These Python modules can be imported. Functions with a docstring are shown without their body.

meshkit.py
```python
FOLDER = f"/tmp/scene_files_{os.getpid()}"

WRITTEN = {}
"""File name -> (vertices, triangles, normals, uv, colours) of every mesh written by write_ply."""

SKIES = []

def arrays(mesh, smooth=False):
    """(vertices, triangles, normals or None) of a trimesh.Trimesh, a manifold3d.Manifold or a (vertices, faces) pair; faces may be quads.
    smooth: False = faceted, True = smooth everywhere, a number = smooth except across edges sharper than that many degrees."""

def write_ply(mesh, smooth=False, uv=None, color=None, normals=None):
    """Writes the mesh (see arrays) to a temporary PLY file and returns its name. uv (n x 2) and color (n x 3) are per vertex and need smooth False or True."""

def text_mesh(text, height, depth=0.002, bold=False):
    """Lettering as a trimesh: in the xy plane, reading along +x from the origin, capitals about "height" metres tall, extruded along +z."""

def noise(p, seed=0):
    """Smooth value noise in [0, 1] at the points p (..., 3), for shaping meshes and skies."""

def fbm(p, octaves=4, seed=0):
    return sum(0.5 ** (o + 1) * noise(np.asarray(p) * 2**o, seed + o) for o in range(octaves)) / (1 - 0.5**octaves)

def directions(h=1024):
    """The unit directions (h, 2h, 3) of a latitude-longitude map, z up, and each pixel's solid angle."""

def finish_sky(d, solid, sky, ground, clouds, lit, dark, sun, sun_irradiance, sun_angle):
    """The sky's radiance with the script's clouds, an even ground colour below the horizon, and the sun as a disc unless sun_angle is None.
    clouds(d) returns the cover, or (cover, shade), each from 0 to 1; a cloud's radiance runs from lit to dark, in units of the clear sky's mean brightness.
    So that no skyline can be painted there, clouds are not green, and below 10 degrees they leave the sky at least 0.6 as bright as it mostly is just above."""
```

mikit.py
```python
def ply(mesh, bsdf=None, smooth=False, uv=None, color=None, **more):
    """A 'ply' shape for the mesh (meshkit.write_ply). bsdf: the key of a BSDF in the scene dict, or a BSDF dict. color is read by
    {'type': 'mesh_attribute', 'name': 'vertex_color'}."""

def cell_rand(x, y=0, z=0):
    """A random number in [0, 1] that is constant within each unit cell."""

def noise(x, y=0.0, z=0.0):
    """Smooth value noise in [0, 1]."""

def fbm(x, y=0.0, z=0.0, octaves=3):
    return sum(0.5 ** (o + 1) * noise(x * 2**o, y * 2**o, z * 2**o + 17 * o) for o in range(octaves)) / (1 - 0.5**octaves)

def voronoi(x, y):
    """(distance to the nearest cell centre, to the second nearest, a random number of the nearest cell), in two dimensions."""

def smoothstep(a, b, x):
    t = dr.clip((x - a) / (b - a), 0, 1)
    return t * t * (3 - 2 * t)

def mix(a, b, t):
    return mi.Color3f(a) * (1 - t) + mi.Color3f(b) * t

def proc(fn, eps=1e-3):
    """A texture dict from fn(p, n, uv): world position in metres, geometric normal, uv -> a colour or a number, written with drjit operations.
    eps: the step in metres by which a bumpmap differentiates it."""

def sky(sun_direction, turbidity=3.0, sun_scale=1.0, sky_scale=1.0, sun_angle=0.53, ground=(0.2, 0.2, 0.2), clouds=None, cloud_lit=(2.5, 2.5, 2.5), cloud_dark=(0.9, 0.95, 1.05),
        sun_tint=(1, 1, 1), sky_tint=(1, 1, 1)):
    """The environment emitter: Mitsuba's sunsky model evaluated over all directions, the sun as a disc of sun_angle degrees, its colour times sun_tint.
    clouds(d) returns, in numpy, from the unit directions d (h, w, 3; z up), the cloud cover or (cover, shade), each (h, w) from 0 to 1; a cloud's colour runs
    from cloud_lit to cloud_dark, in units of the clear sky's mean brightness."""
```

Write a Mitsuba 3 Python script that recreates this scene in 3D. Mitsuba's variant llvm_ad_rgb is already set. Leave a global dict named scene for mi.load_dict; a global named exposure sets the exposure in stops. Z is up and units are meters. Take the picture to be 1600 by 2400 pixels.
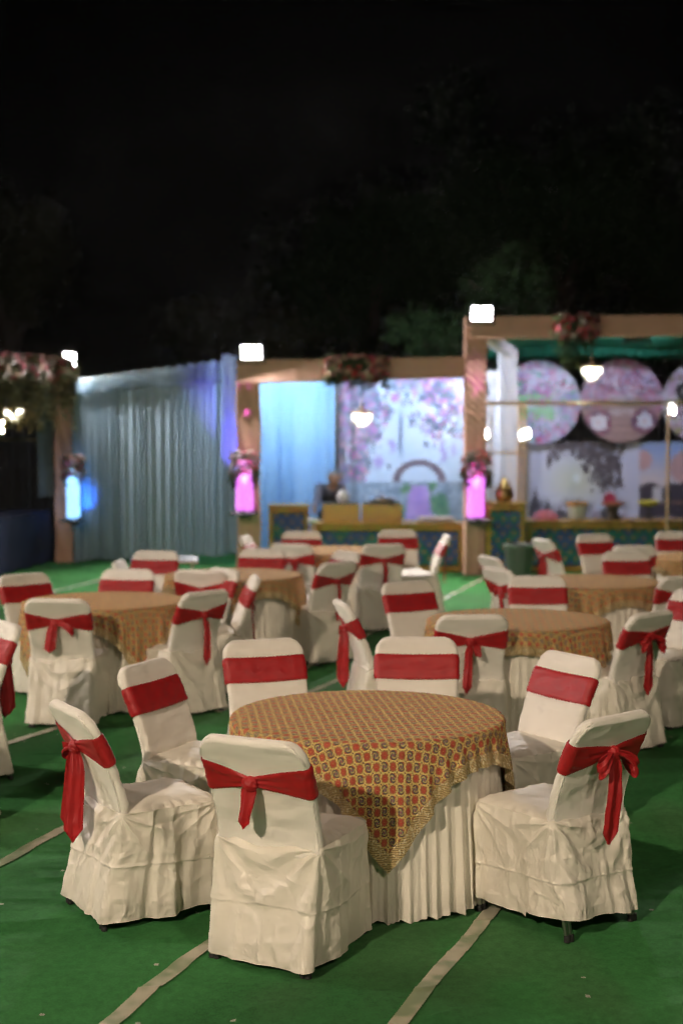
import math
import numpy as np
import drjit as dr
import trimesh
import manifold3d as m3
import mitsuba as mi
import mikit
import meshkit
from mikit import ply, proc, noise, fbm, voronoi, cell_rand, smoothstep, mix

T = mi.ScalarTransform4f
PI = math.pi
scene, labels = {}, {}

# ------------------------------------------------------------------ camera, sky, exposure
CAM_H, PITCH, FPX = 2.0335, math.radians(3.267), 3333.0
exposure = 0.6
scene['camera'] = {
    'type': 'thinlens', 'fov': 2 * math.degrees(math.atan(1200 / FPX)), 'fov_axis': 'y',
    'aperture_radius': 0.0148, 'focus_distance': 5.75, 'near_clip': 0.1, 'far_clip': 600.0,
    'to_world': T().look_at(origin=[0, 0, CAM_H], target=[0, math.cos(PITCH), CAM_H - math.sin(PITCH)], up=[0, 0, 1])}
scene['sky'] = {**mikit.sky((0.3, -0.5, 0.12), turbidity=6, sun_scale=0.0, sky_scale=0.00035, sky_tint=(1.15, 1.0, 0.8)), 'sampling_weight': 0.4}


def at(px, py, y):
    """The point at the distance y (metres along the lawn) that stands at this spot of the 1600 x 2400 photograph."""
    up = (1200 - py) / FPX
    d = np.array([(px - 800) / FPX, math.cos(PITCH) + up * math.sin(PITCH), -math.sin(PITCH) + up * math.cos(PITCH)])
    return np.array([0, 0, CAM_H]) + d * (y / d[1])


# ------------------------------------------------------------------ materials
def P(name, base, rough=0.6, **kw):
    bump = kw.pop('bump', None)
    col = base if isinstance(base, dict) else {'type': 'rgb', 'value': list(base)}
    b = {'type': 'principled', 'base_color': col, 'roughness': rough, **kw}
    if bump:
        b = {'type': 'bumpmap', 'arbitrary': bump[0], 'scale': bump[1], 'bsdf': b}
    scene[name] = {'type': 'twosided', 'bsdf': b}
    return name


def matte(name, tex, bump=None):
    b = {'type': 'diffuse', 'reflectance': tex}
    if bump:
        b = {'type': 'bumpmap', 'arbitrary': bump[0], 'scale': bump[1], 'bsdf': b}
    scene[name] = {'type': 'twosided', 'bsdf': b}
    return name


def n_cover(p, n, uv):
    s = fbm(p.x * 5, p.y * 5, p.z * 5)
    t = smoothstep(0.62, 0.8, fbm(p.x * 9 + 4, p.y * 9, p.z * 14 + 7))
    return mix((0.76, 0.735, 0.68), (0.70, 0.67, 0.60), s) * (1 - 0.10 * t)


def b_cover(p, n, uv):
    return fbm(uv.x * 60, uv.y * 22) * 0.7 + 0.3 * noise(uv.x * 420, uv.y * 160)


def n_satin(p, n, uv):
    s = fbm(p.x * 4, p.y * 4, p.z * 4)
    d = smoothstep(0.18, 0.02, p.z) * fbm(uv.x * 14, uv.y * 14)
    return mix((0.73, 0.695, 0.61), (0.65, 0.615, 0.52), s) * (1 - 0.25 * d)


def b_satin(p, n, uv):
    w = noise(uv.x * 7, uv.y * 7) * 1.6
    a = 1 - dr.abs(2 * noise(uv.x * 19 + w, uv.y * 13 + 0.6 * w, 3.0) - 1)
    b = 1 - dr.abs(2 * noise(uv.x * 46 + w, uv.y * 30 - w, 8.0) - 1)
    c = noise(uv.x * 190, uv.y * 170)
    return a * a + 0.40 * b * b + 0.17 * c


def b_velvet(p, n, uv):
    w = noise(uv.x * 30, uv.y * 18) * 2
    return dr.abs(2 * noise(uv.x * 80 + w, uv.y * 46 + w) - 1) + 0.4 * noise(uv.x * 260, uv.y * 200)


def n_sash(p, n, uv):
    return mix((0.37, 0.013, 0.016), (0.28, 0.008, 0.011), fbm(p.x * 16, p.y * 16, p.z * 16))


def b_sash(p, n, uv):
    return noise(uv.x * 260, uv.y * 260) * 0.5 + fbm(uv.x * 30, uv.y * 70)


P('cover', proc(n_cover), 0.8, sheen=0.15, specular=0.15, bump=(proc(b_cover, 2e-3), 0.0016))
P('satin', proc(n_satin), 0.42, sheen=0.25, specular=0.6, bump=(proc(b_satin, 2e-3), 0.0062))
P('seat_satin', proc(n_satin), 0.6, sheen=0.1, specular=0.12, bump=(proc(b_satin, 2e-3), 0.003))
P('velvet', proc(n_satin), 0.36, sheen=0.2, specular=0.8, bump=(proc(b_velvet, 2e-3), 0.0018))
P('sash', proc(n_sash), 0.5, sheen=0.6, specular=0.4, bump=(proc(b_sash, 2e-3), 0.0006))
P('steel', (0.55, 0.53, 0.5), 0.25, metallic=1.0)
P('rubber', (0.02, 0.02, 0.02), 0.6)


def n_print(p, n, uv):
    """Block print: a chequer of orange blossoms and slate motifs on gold, set diagonally to the hem."""
    c = 0.038
    u = (uv.x + uv.y) * 0.70711 / c + 100
    v = (uv.x - uv.y) * 0.70711 / c + 100
    iu, iv = dr.floor(u), dr.floor(v)
    fu, fv = u - iu - 0.5, v - iv - 0.5
    odd = (iu + iv) - 2 * dr.floor((iu + iv) / 2)
    r = dr.sqrt(fu * fu + fv * fv)
    ang = dr.atan2(fv, fu)
    gold = mix((0.54, 0.42, 0.155), (0.43, 0.335, 0.11), noise(uv.x * 300, uv.y * 300))
    speck = noise(uv.x * 420, uv.y * 420, 2.0)
    gold = dr.select(speck > 0.80, mi.Color3f(0.30, 0.06, 0.04), dr.select(speck < 0.16, mi.Color3f(0.14, 0.11, 0.09), gold))
    # blossom
    petal = r - 0.385 - 0.065 * dr.cos(8 * ang)
    inner = r - 0.12 - 0.03 * dr.cos(8 * ang)
    col_a = dr.select(petal < 0, mi.Color3f(0.36, 0.095, 0.06), gold)
    col_a = dr.select((dr.abs(petal) < 0.035), mi.Color3f(0.26, 0.12, 0.05), col_a)
    col_a = dr.select((petal < -0.06) & (dr.cos(8 * ang) < -0.5) & (r > 0.13), mi.Color3f(0.38, 0.05, 0.03), col_a)
    col_a = dr.select(inner < 0, mi.Color3f(0.36, 0.03, 0.03), col_a)
    col_a = dr.select(r < 0.05, gold, col_a)
    # slate scroll motif
    q = dr.abs(fu) + dr.abs(fv)
    scroll = dr.sin(ang * 2 + r * 22)
    col_b = dr.select((r < 0.46) & (scroll > -0.15), mi.Color3f(0.10, 0.08, 0.08), gold)
    col_b = dr.select((r < 0.16), mi.Color3f(0.21, 0.18, 0.19), col_b)
    col_b = dr.select((r < 0.08), mi.Color3f(0.32, 0.06, 0.04), col_b)
    col_b = dr.select((q > 0.52) & (q < 0.66) & (scroll < 0.3), mi.Color3f(0.36, 0.09, 0.05), col_b)
    col = dr.select(odd < 0.5, col_a, col_b)
    # dotted lattice lines
    e = 0.5 - dr.maximum(dr.abs(fu), dr.abs(fv))
    col = dr.select(e < 0.055, mi.Color3f(0.60, 0.47, 0.18), col)
    dots = (dr.sin(u * 2 * PI * 6) > 0.4) & (dr.sin(v * 2 * PI * 6) > 0.4)
    col = dr.select((e < 0.10) & (e > 0.03) & dots, mi.Color3f(0.30, 0.04, 0.03), col)
    k = dr.sqrt(dr.square(dr.abs(fu) - 0.5) + dr.square(dr.abs(fv) - 0.5))
    col = dr.select(k < 0.075, mi.Color3f(0.10, 0.07, 0.06), col)
    return col * (0.9 + 0.2 * noise(uv.x * 700, uv.y * 120))


def facets(u, v):
    fu, fv = u - dr.floor(u) - 0.5, v - dr.floor(v) - 0.5
    return (cell_rand(u, v, 1) - 0.5) * fu + (cell_rand(u, v, 2) - 0.5) * fv


def b_trim(p, n, uv):
    return 0.35 * dr.sin((uv.x + uv.y) * 420) + 2.4 * facets(uv.x * 150, uv.y * 150)


P('print_cloth', proc(n_print), 0.9, specular=0.03, bump=(proc(b_sash, 2e-3), 0.0012))
def n_trim(p, n, uv):
    st = 0.5 + 0.5 * dr.sin((uv.x + uv.y) * 2 * PI / 0.013 + 3 * noise(uv.x * 90, uv.y * 90))
    c = mix((0.38, 0.25, 0.09), (0.86, 0.68, 0.36), st)
    return dr.select(cell_rand(uv.x * 190, uv.y * 190) > 0.86, mi.Color3f(0.95, 0.86, 0.62), c)


P('gold_trim', proc(n_trim), 0.25, metallic=0.45, specular=0.9, bump=(proc(b_trim, 1e-3), 0.0035))


def n_carpet(p, n, uv):
    s = fbm(p.x * 0.9, p.y * 0.9)
    d = smoothstep(0.5, 0.8, fbm(p.x * 2.3 + 9, p.y * 1.1 + 3))
    g = noise(p.x * 160, p.y * 160) * 0.25 + noise(p.x * 42, p.y * 42) * 0.2
    c = mix((0.032, 0.136, 0.041), (0.047, 0.168, 0.053), s)
    c = mix(c, (0.05, 0.13, 0.05), d * 0.75)
    wet = smoothstep(0.52, 0.7, fbm(p.x * 0.55 + 20, p.y * 1.4 + 11))
    c = c * (1 - 0.28 * wet)
    fleck = (cell_rand(p.x * 55, p.y * 55, 5) > 0.9988) & (noise(p.x * 3, p.y * 3) > 0.45)
    c = dr.select(fleck, mi.Color3f(0.3, 0.32, 0.26), c)
    return c * (0.8 + g)


def b_carpet(p, n, uv):
    streak = fbm(p.x * 1.2 + 0.4 * p.y, p.y * 5.0) * 5
    return streak + 0.25 * noise(p.x * 260, p.y * 260)


def n_tape(p, n, uv):
    s = fbm(p.x * 7, p.y * 7)
    return mix((0.36, 0.345, 0.26), (0.17, 0.22, 0.13), smoothstep(0.35, 0.62, s))


def b_tape(p, n, uv):
    return fbm(p.x * 50, p.y * 50) + 0.4 * noise(p.x * 9, p.y * 160)


P('carpet', proc(n_carpet), 0.9, specular=0.02, sheen=0.22, sheen_tint=0.4, bump=(proc(b_carpet, 4e-3), 0.013))
P('tape', proc(n_tape), 0.22, specular=0.6, bump=(proc(b_tape, 2e-3), 0.0012))
P('earth', (0.06, 0.05, 0.04), 0.95)


def b_cloth(p, n, uv):
    return fbm(p.x * 14, p.z * 3.0, p.y * 14)


def n_peach(p, n, uv):
    return mix((0.59, 0.35, 0.27), (0.49, 0.285, 0.215), fbm(p.x * 6, p.z * 4, p.y * 6))


P('peach', proc(n_peach), 0.75, sheen=0.5, specular=0.3, bump=(proc(b_cloth, 4e-3), 0.01))
matte('blue_curtain', {'type': 'rgb', 'value': [0.235, 0.325, 0.41]})
matte('light_blue_curtain', {'type': 'rgb', 'value': [0.36, 0.56, 0.80]})
P('navy', (0.018, 0.024, 0.05), 0.9, specular=0.1)
P('black_cloth', (0.015, 0.014, 0.014), 0.9)
P('black_metal', (0.03, 0.03, 0.03), 0.45)
P('white_cloth', (0.72, 0.70, 0.74), 0.8, sheen=0.3)
P('green_canopy', (0.008, 0.075, 0.045), 0.9, specular=0.05)
P('brass', (0.85, 0.62, 0.42), 0.3, metallic=0.85)
P('brass_dark', (0.36, 0.24, 0.09), 0.28, metallic=1.0)
P('silver', (0.75, 0.75, 0.76), 0.22, metallic=1.0)
P('tub_steel', (0.10, 0.10, 0.10), 0.35, metallic=0.6)
P('bark', (0.09, 0.06, 0.045), 0.9)


def b_sequin(p, n, uv):
    return facets(p.x * 24 + p.y * 9, p.z * 24 + p.y * 9 + 0.37) + 0.2 * facets(p.x * 70 + p.y * 9, p.z * 70 + 0.2)


P('gold_sequin', (0.95, 0.66, 0.24), 0.16, metallic=0.7, bump=(proc(b_sequin, 3e-3), 0.045))
P('gold_frame', (0.66, 0.40, 0.10), 0.2, metallic=0.75, bump=(proc(b_sequin, 3e-3), 0.035))


def n_brocade(p, n, uv):
    c = 0.15
    u, v = (p.x + p.y * 0.9 + p.z * 0.75) / c + 100, (p.x + p.y * 0.9 - p.z * 0.75) / c + 100
    fu, fv = u - dr.floor(u) - 0.5, v - dr.floor(v) - 0.5
    r = dr.sqrt(fu * fu + fv * fv)
    h = cell_rand(u, v, 2)
    col = mix((0.03, 0.09, 0.34), (0.01, 0.20, 0.17), smoothstep(0.35, 0.65, h))
    col = dr.select(r < 0.24, mi.Color3f(0.008, 0.012, 0.03), col)
    col = dr.select(r < 0.15, mi.Color3f(0.55, 0.34, 0.09), col)
    e = 0.5 - dr.maximum(dr.abs(fu), dr.abs(fv))
    return dr.select(e < 0.06, mi.Color3f(0.01, 0.015, 0.03), col)


P('brocade', proc(n_brocade), 0.5, specular=0.25)


def leaf(name, c, c2):
    scene[name] = {'type': 'principledthin', 'base_color': proc(lambda p, n, uv: mix(c, c2, noise(p.x * 5, p.y * 5, p.z * 5))), 'roughness': 0.6, 'diff_trans': 0.6}
    return name


leaf('leaf_green', (0.028, 0.05, 0.02), (0.045, 0.075, 0.03))
leaf('leaf_olive', (0.045, 0.05, 0.025), (0.075, 0.07, 0.035))
P('leaf_core', (0.03, 0.05, 0.02), 0.9)
P('rose_red', (0.36, 0.02, 0.03), 0.7)
P('rose_pink', (0.52, 0.14, 0.20), 0.7)
P('rose_cream', (0.58, 0.44, 0.34), 0.7)
P('rose_white', (0.72, 0.66, 0.68), 0.7)


# ------------------------------------------------------------------ helpers
def tag(key, label=None, category=None, group=None, kind=None):
    d = {k: v for k, v in (('label', label), ('category', category), ('group', group), ('kind', kind)) if v}
    labels[key] = {**labels.get(key, {}), **d}
    return key


def fresh(key):
    taken = lambda k: k in scene or k in labels or any(x.startswith(k + '__') for x in scene)
    if not taken(key):
        return key
    i = 1
    while taken(f'{key}_{i:03d}'):
        i += 1
    return f'{key}_{i:03d}'


def thing(name, label, category, group=None):
    key = fresh(name)
    tag(key, label, category, group)
    return key


def put(parent, name, shape, world=None, label=None, kind=None):
    key = fresh(f'{parent}__{name}' if parent else name)
    scene[key] = dict(shape)
    if world is not None:
        scene[key]['to_world'] = world
    if label or kind:
        tag(key, label, kind=kind)
    return key


def quads(n, m, wrap=False):
    """Two triangles per cell of an n x m vertex grid; wrap closes the second axis."""
    i, j = np.meshgrid(np.arange(n - 1), np.arange(m if wrap else m - 1), indexing='ij')
    a, b = i * m + j, i * m + (j + 1) % m
    c, d = (i + 1) * m + (j + 1) % m, (i + 1) * m + j
    return np.vstack([np.stack([a, b, c], -1).reshape(-1, 3), np.stack([a, c, d], -1).reshape(-1, 3)])


def ridged(p, seed=0):
    return 1 - np.abs(2 * meshkit.noise(p, seed) - 1)


def box(sx, sy, sz, c=(0, 0, 0), bevel=0.0):
    if bevel <= 0:
        m = trimesh.creation.box((sx, sy, sz))
    else:
        pts = [[x * (sx / 2 - (bevel if k != 0 else 0)), y * (sy / 2 - (bevel if k != 1 else 0)), z * (sz / 2 - (bevel if k != 2 else 0))]
               for x in (-1, 1) for y in (-1, 1) for z in (-1, 1) for k in range(3)]
        m = trimesh.convex.convex_hull(np.array(pts))
    m.apply_translation(c)
    return m


def tube(pts, r, sides=10):
    pts = np.asarray(pts, float)
    r = np.broadcast_to(r, len(pts))
    t = np.gradient(pts, axis=0)
    t /= np.linalg.norm(t, axis=1, keepdims=True) + 1e-12
    ref = np.where(np.abs(t[:, 2:]) < 0.9, [0, 0, 1.0], [1.0, 0, 0])
    a = np.cross(t, ref); a /= np.linalg.norm(a, axis=1, keepdims=True)
    b = np.cross(t, a)
    th = np.arange(sides) * 2 * PI / sides
    v = pts[:, None] + r[:, None, None] * (np.cos(th)[None, :, None] * a[:, None] + np.sin(th)[None, :, None] * b[:, None])
    f = quads(len(pts), sides, True)
    v = np.vstack([v.reshape(-1, 3), pts[:1], pts[-1:]])
    k = len(v)
    j = np.arange(sides)
    e = (len(pts) - 1) * sides
    f = np.vstack([f, np.stack([(j + 1) % sides, j, j * 0 + k - 2], 1), np.stack([e + j, e + (j + 1) % sides, j * 0 + k - 1], 1)])
    return trimesh.Trimesh(v, f, process=False)


def lathe(prof, n=40):
    prof = np.asarray(prof, float)
    th = np.arange(n) * 2 * PI / n
    v = np.stack([prof[:, :1] * np.cos(th), prof[:, :1] * np.sin(th), np.repeat(prof[:, 1:], n, 1)], -1).reshape(-1, 3)
    return trimesh.Trimesh(v, quads(len(prof), n, True), process=False)


def cat(ms):
    return trimesh.util.concatenate(ms)


def moved(m, x=0, y=0, z=0, rz=0):
    m = m.copy()
    if rz:
        m.apply_transform(trimesh.transformations.rotation_matrix(rz, [0, 0, 1]))
    m.apply_translation((x, y, z))
    return m


def spot_world(x, y, rz, z=0):
    return T().translate([x, y, z]).rotate([0, 0, 1], math.degrees(rz))


# ------------------------------------------------------------------ the ground
def carpet_z(x, y):
    q = np.stack([x * 0.9 + y * 0.25, y * 2.6 - x * 0.5, x * 0], -1)
    a = np.maximum(ridged(q * 0.8, 3) - 0.72, 0) * 0.035
    b = np.maximum(ridged(q * np.array([1.7, 2.2, 1]), 9) - 0.8, 0) * 0.022
    return (a + b) * (0.6 + 1.5 * meshkit.noise(np.stack([x * 0.7, y * 0.7, x * 0], -1), 5)) - 0.004


def spaced(a, b, lo, hi, fine, coarse):
    return np.concatenate([np.arange(a, lo, coarse), np.arange(lo, hi, fine), np.arange(hi, b + 1e-6, coarse)])


gx, gy = spaced(-13, 13, -2.6, 2.8, 0.024, 0.15), spaced(-9, 26, 4.2, 10.5, 0.024, 0.12)
X, Y = np.meshgrid(gx, gy, indexing='ij')
put(None, 'carpet_floor', ply((np.stack([X, Y, carpet_z(X, Y)], -1).reshape(-1, 3), quads(len(gx), len(gy))), 'carpet', True))
tag('carpet_floor', 'green event carpet laid over the lawn with wrinkles', None, None, 'structure')
g = np.linspace(-160, 160, 33)
X, Y = np.meshgrid(g, g + 100, indexing='ij')
put(None, 'ground', ply((np.stack([X, Y, 0 * X - 0.06], -1).reshape(-1, 3), quads(33, 33)), 'earth', True))
tag('ground', 'dark bare ground beyond the carpet', None, None, 'structure')


def tape(pts, label, w=0.064):
    pts = np.asarray(pts, float)
    s = np.concatenate([[0], np.cumsum(np.linalg.norm(np.diff(pts, axis=0), axis=1))])
    u = np.arange(0, s[-1], 0.02)
    c = np.stack([np.interp(u, s, pts[:, 0]), np.interp(u, s, pts[:, 1])], -1)
    c[:, 0] += 0.012 * (meshkit.noise(np.stack([u * 0.9, u * 0, u * 0 + pts[0, 0]], -1)) - 0.5)
    d = np.gradient(c, axis=0); d /= np.linalg.norm(d, axis=1, keepdims=True)
    nrm = np.stack([d[:, 1], -d[:, 0]], -1)
    rows = []
    for k in np.linspace(-0.5, 0.5, 5):
        q = c + nrm * (w * (0.88 + 0.28 * meshkit.noise(np.stack([u * 2.2, u * 0 + 9 * (k > 0), u * 0], -1))))[:, None] * k
        rows.append(np.stack([q[:, 0], q[:, 1], carpet_z(q[:, 0], q[:, 1]) + 0.0065], -1))
    v = np.stack(rows, 1).reshape(-1, 3)
    k = put(None, 'seam_tape', ply((v, quads(len(u), 5)), 'tape', True))
    tag(k, label, 'tape', 'tapes along the carpet seams')


tape([(-0.55, 3.0), (0.2, 4.77), (0.62, 5.88), (1.15, 7.3), (2.6, 11.4)], 'beige carpet seam tape in the foreground, passing between table skirt and right chair')
tape([(-1.45, 3.0), (-0.8, 4.77), (-0.53, 5.48), (0.1, 7.2), (0.95, 9.6)], 'beige carpet seam tape running under the nearest chair with its back to camera')
tape([(-2.2, 4.6), (-1.6, 6.58), (-1.4, 7.24), (-0.22, 11.03), (0.19, 12.11), (1.2, 15.6)], 'glossy carpet seam tape left of the front chairs, running past the left chair')
tape([(-2.6, 8.1), (-2.2, 9.07), (-1.94, 9.68), (-1.1, 11.9)], 'carpet seam tape at the left edge of the photo, in front of the left table')
tape([(-0.9, 10.2), (-0.13, 12.68), (0.43, 14.69), (1.25, 17.17), (2.05, 19.8)], 'long carpet seam tape running up to the right pillar of the middle gate')
tape([(-4.6, 14.5), (-3.66, 17.7), (-3.2, 19.7)], 'faint carpet seam tape in front of the big grey curtain')


# ------------------------------------------------------------------ chairs
W, TH, ZJ, ZT, LEAN = 0.225, 0.021, 0.488, 0.898, 0.165


def back_axis(z):
    t = np.clip((z - ZJ) / (ZT - ZJ), 0, 1.2)
    return -LEAN * t ** 1.4 + np.minimum(z - ZJ, 0) * 0.1


def stadium(n1, n2):
    """Unit cross-section of the padded back: (x of the straight part, circle x, circle depth), counter-clockwise from the front left."""
    x = np.linspace(-1, 1, n1)
    a = np.linspace(PI / 2, -PI / 2, n2 + 2)[1:-1]
    front = np.stack([x, 0 * x, 0 * x + 1], 1)
    right = np.stack([0 * a + 1, np.cos(a), np.sin(a)], 1)
    return np.vstack([front, right, front[::-1] * [1, 1, -1], right[::-1] * [-1, -1, 1]])


def sleeve(z, ring, off=0.0, w=None, th=None):
    """Points on the covered back at the heights z for the ring (stadium rows)."""
    z = np.asarray(z, float)
    S = ZT
    w = np.full_like(z, W) if w is None else w
    th = np.full_like(z, TH) if th is None else th
    yc = back_axis(z)
    dz = 1e-3
    dy = (back_axis(z + dz) - back_axis(z - dz)) / (2 * dz)
    l = np.sqrt(1 + dy * dy)
    x = ring[..., 0] * (w - th) + ring[..., 1] * (th + off)
    d = ring[..., 2] * (th + off)
    return np.stack([x, yc + d / l, z - d * dy / l], -1)


def make_back(seed, n1=44, n2=7, rows=64):
    ring = stadium(n1, n2)
    r = 0.085
    z = np.concatenate([np.linspace(0.43, ZT - 0.13, rows - 26), np.linspace(ZT - 0.125, ZT - 0.022, 16), ZT - 0.02 * (1 - np.sin(np.linspace(0.1, PI / 2, 10)))])
    h = np.clip(z - (ZT - r), 0, r)
    w = W - r + np.sqrt(np.maximum(r * r - h * h, 0)) + 0.004 * np.sin(z * 9)
    w = np.where(z < 0.6, w + 0.004 * (0.6 - z) / 0.15, w)
    th = TH * np.sqrt(np.clip(1 - (np.maximum(z - (ZT - 0.02), 0) / 0.02) ** 2, 1e-5, 1))
    Z, R = np.repeat(z[:, None], len(ring), 1), np.repeat(ring[None], len(z), 0)
    v = sleeve(Z, R, 0, w[:, None] + 0 * Z, th[:, None] + 0 * Z)
    o = np.array([seed * 7.3, seed * 3.1, 0])
    side = np.sign(ring[:, 2])[None] * (np.abs(ring[:, 1]) < 0.9)[None]
    wr = (ridged(v * [9, 9, 26] + o, 1) - 0.5) * 0.0045 + (ridged(v * [4, 4, 13] + o, 2) - 0.5) * 0.006 + (ridged(v * [26, 20, 20] + o, 3) - 0.5) * 0.0014
    # tension lines that run down from the sash
    pull = np.exp(-np.abs(Z - 0.70) / 0.16) * np.sin((Z - 0.6 * np.abs(v[..., 0])) * 60 + 4 * meshkit.noise(v * 6 + o, 4)) * 0.0024
    wr, pull = wr * (1 - 0.92 * np.exp(-((Z - 0.742) / 0.098) ** 6)), pull * (1 - 0.95 * np.exp(-((Z - 0.742) / 0.098) ** 6))
    v[..., 1] += side * (wr + pull) * (th / TH)[:, None]
    # soft hollow in the middle where the cover is not backed
    v[..., 1] -= np.where(side > 0, 1, 0.5) * 0.008 * (1 - (v[..., 0] / W) ** 2) * np.exp(-((Z - 0.68) / 0.16) ** 2)
    uv = np.stack([np.where(R[..., 2] > 0, v[..., 0], v[..., 0] + 1), Z], -1) + seed * 1.7
    return (v.reshape(-1, 3), quads(len(z), len(ring), True)), uv.reshape(-1, 2)


def piping():
    """The stitched edge of the back cover: a thin cord along the rear edge, up one side, over the top and down."""
    r = 0.085
    z = np.concatenate([np.linspace(0.48, ZT - r, 60), ZT - r + (r - 0.006) * np.sin(np.linspace(0.1, PI / 2, 14))])
    h = np.clip(z - (ZT - r), 0, r)
    w = W - r + np.sqrt(np.maximum(r * r - h * h, 0)) + 0.004 * np.sin(z * 9)
    th = np.where(z > ZT - 0.02, TH * 0.6, TH)
    off = np.where(np.abs(z - 0.742) < 0.075, -0.006, 0.0028)
    one = lambda sx: sleeve(z, np.tile([sx * 1.0, sx * 0.55, -0.83], (len(z), 1)), off, w, th)
    a, b = one(1), one(-1)
    return tube(np.vstack([a, b[::-1]]), 0.0032, 6)


def outline(a, f, b, rf, rb, n):
    """Rounded rectangle |x| < a, b < y < f as n points with outward normals, from the middle of the rear edge, counter-clockwise."""
    from shapely.geometry import Polygon
    pts, k = [], 8
    for cx, cy, r, a0 in ((a - rb, b + rb, rb, -PI / 2), (a - rf, f - rf, rf, 0), (-a + rf, f - rf, rf, PI / 2), (-a + rb, b + rb, rb, PI)):
        for t in np.linspace(a0, a0 + PI / 2, k):
            pts.append((cx + r * math.cos(t), cy + r * math.sin(t)))
    pts = np.array([(0, b)] + pts + [(0, b)])
    s = np.concatenate([[0], np.cumsum(np.linalg.norm(np.diff(pts, axis=0), axis=1))])
    u = np.arange(n) / n * s[-1]
    q = np.stack([np.interp(u, s, pts[:, 0]), np.interp(u, s, pts[:, 1])], 1)
    t = np.roll(q, -1, 0) - np.roll(q, 1, 0)
    t /= np.linalg.norm(t, axis=1, keepdims=True)
    return q, np.stack([t[:, 1], -t[:, 0]], 1), u


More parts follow.
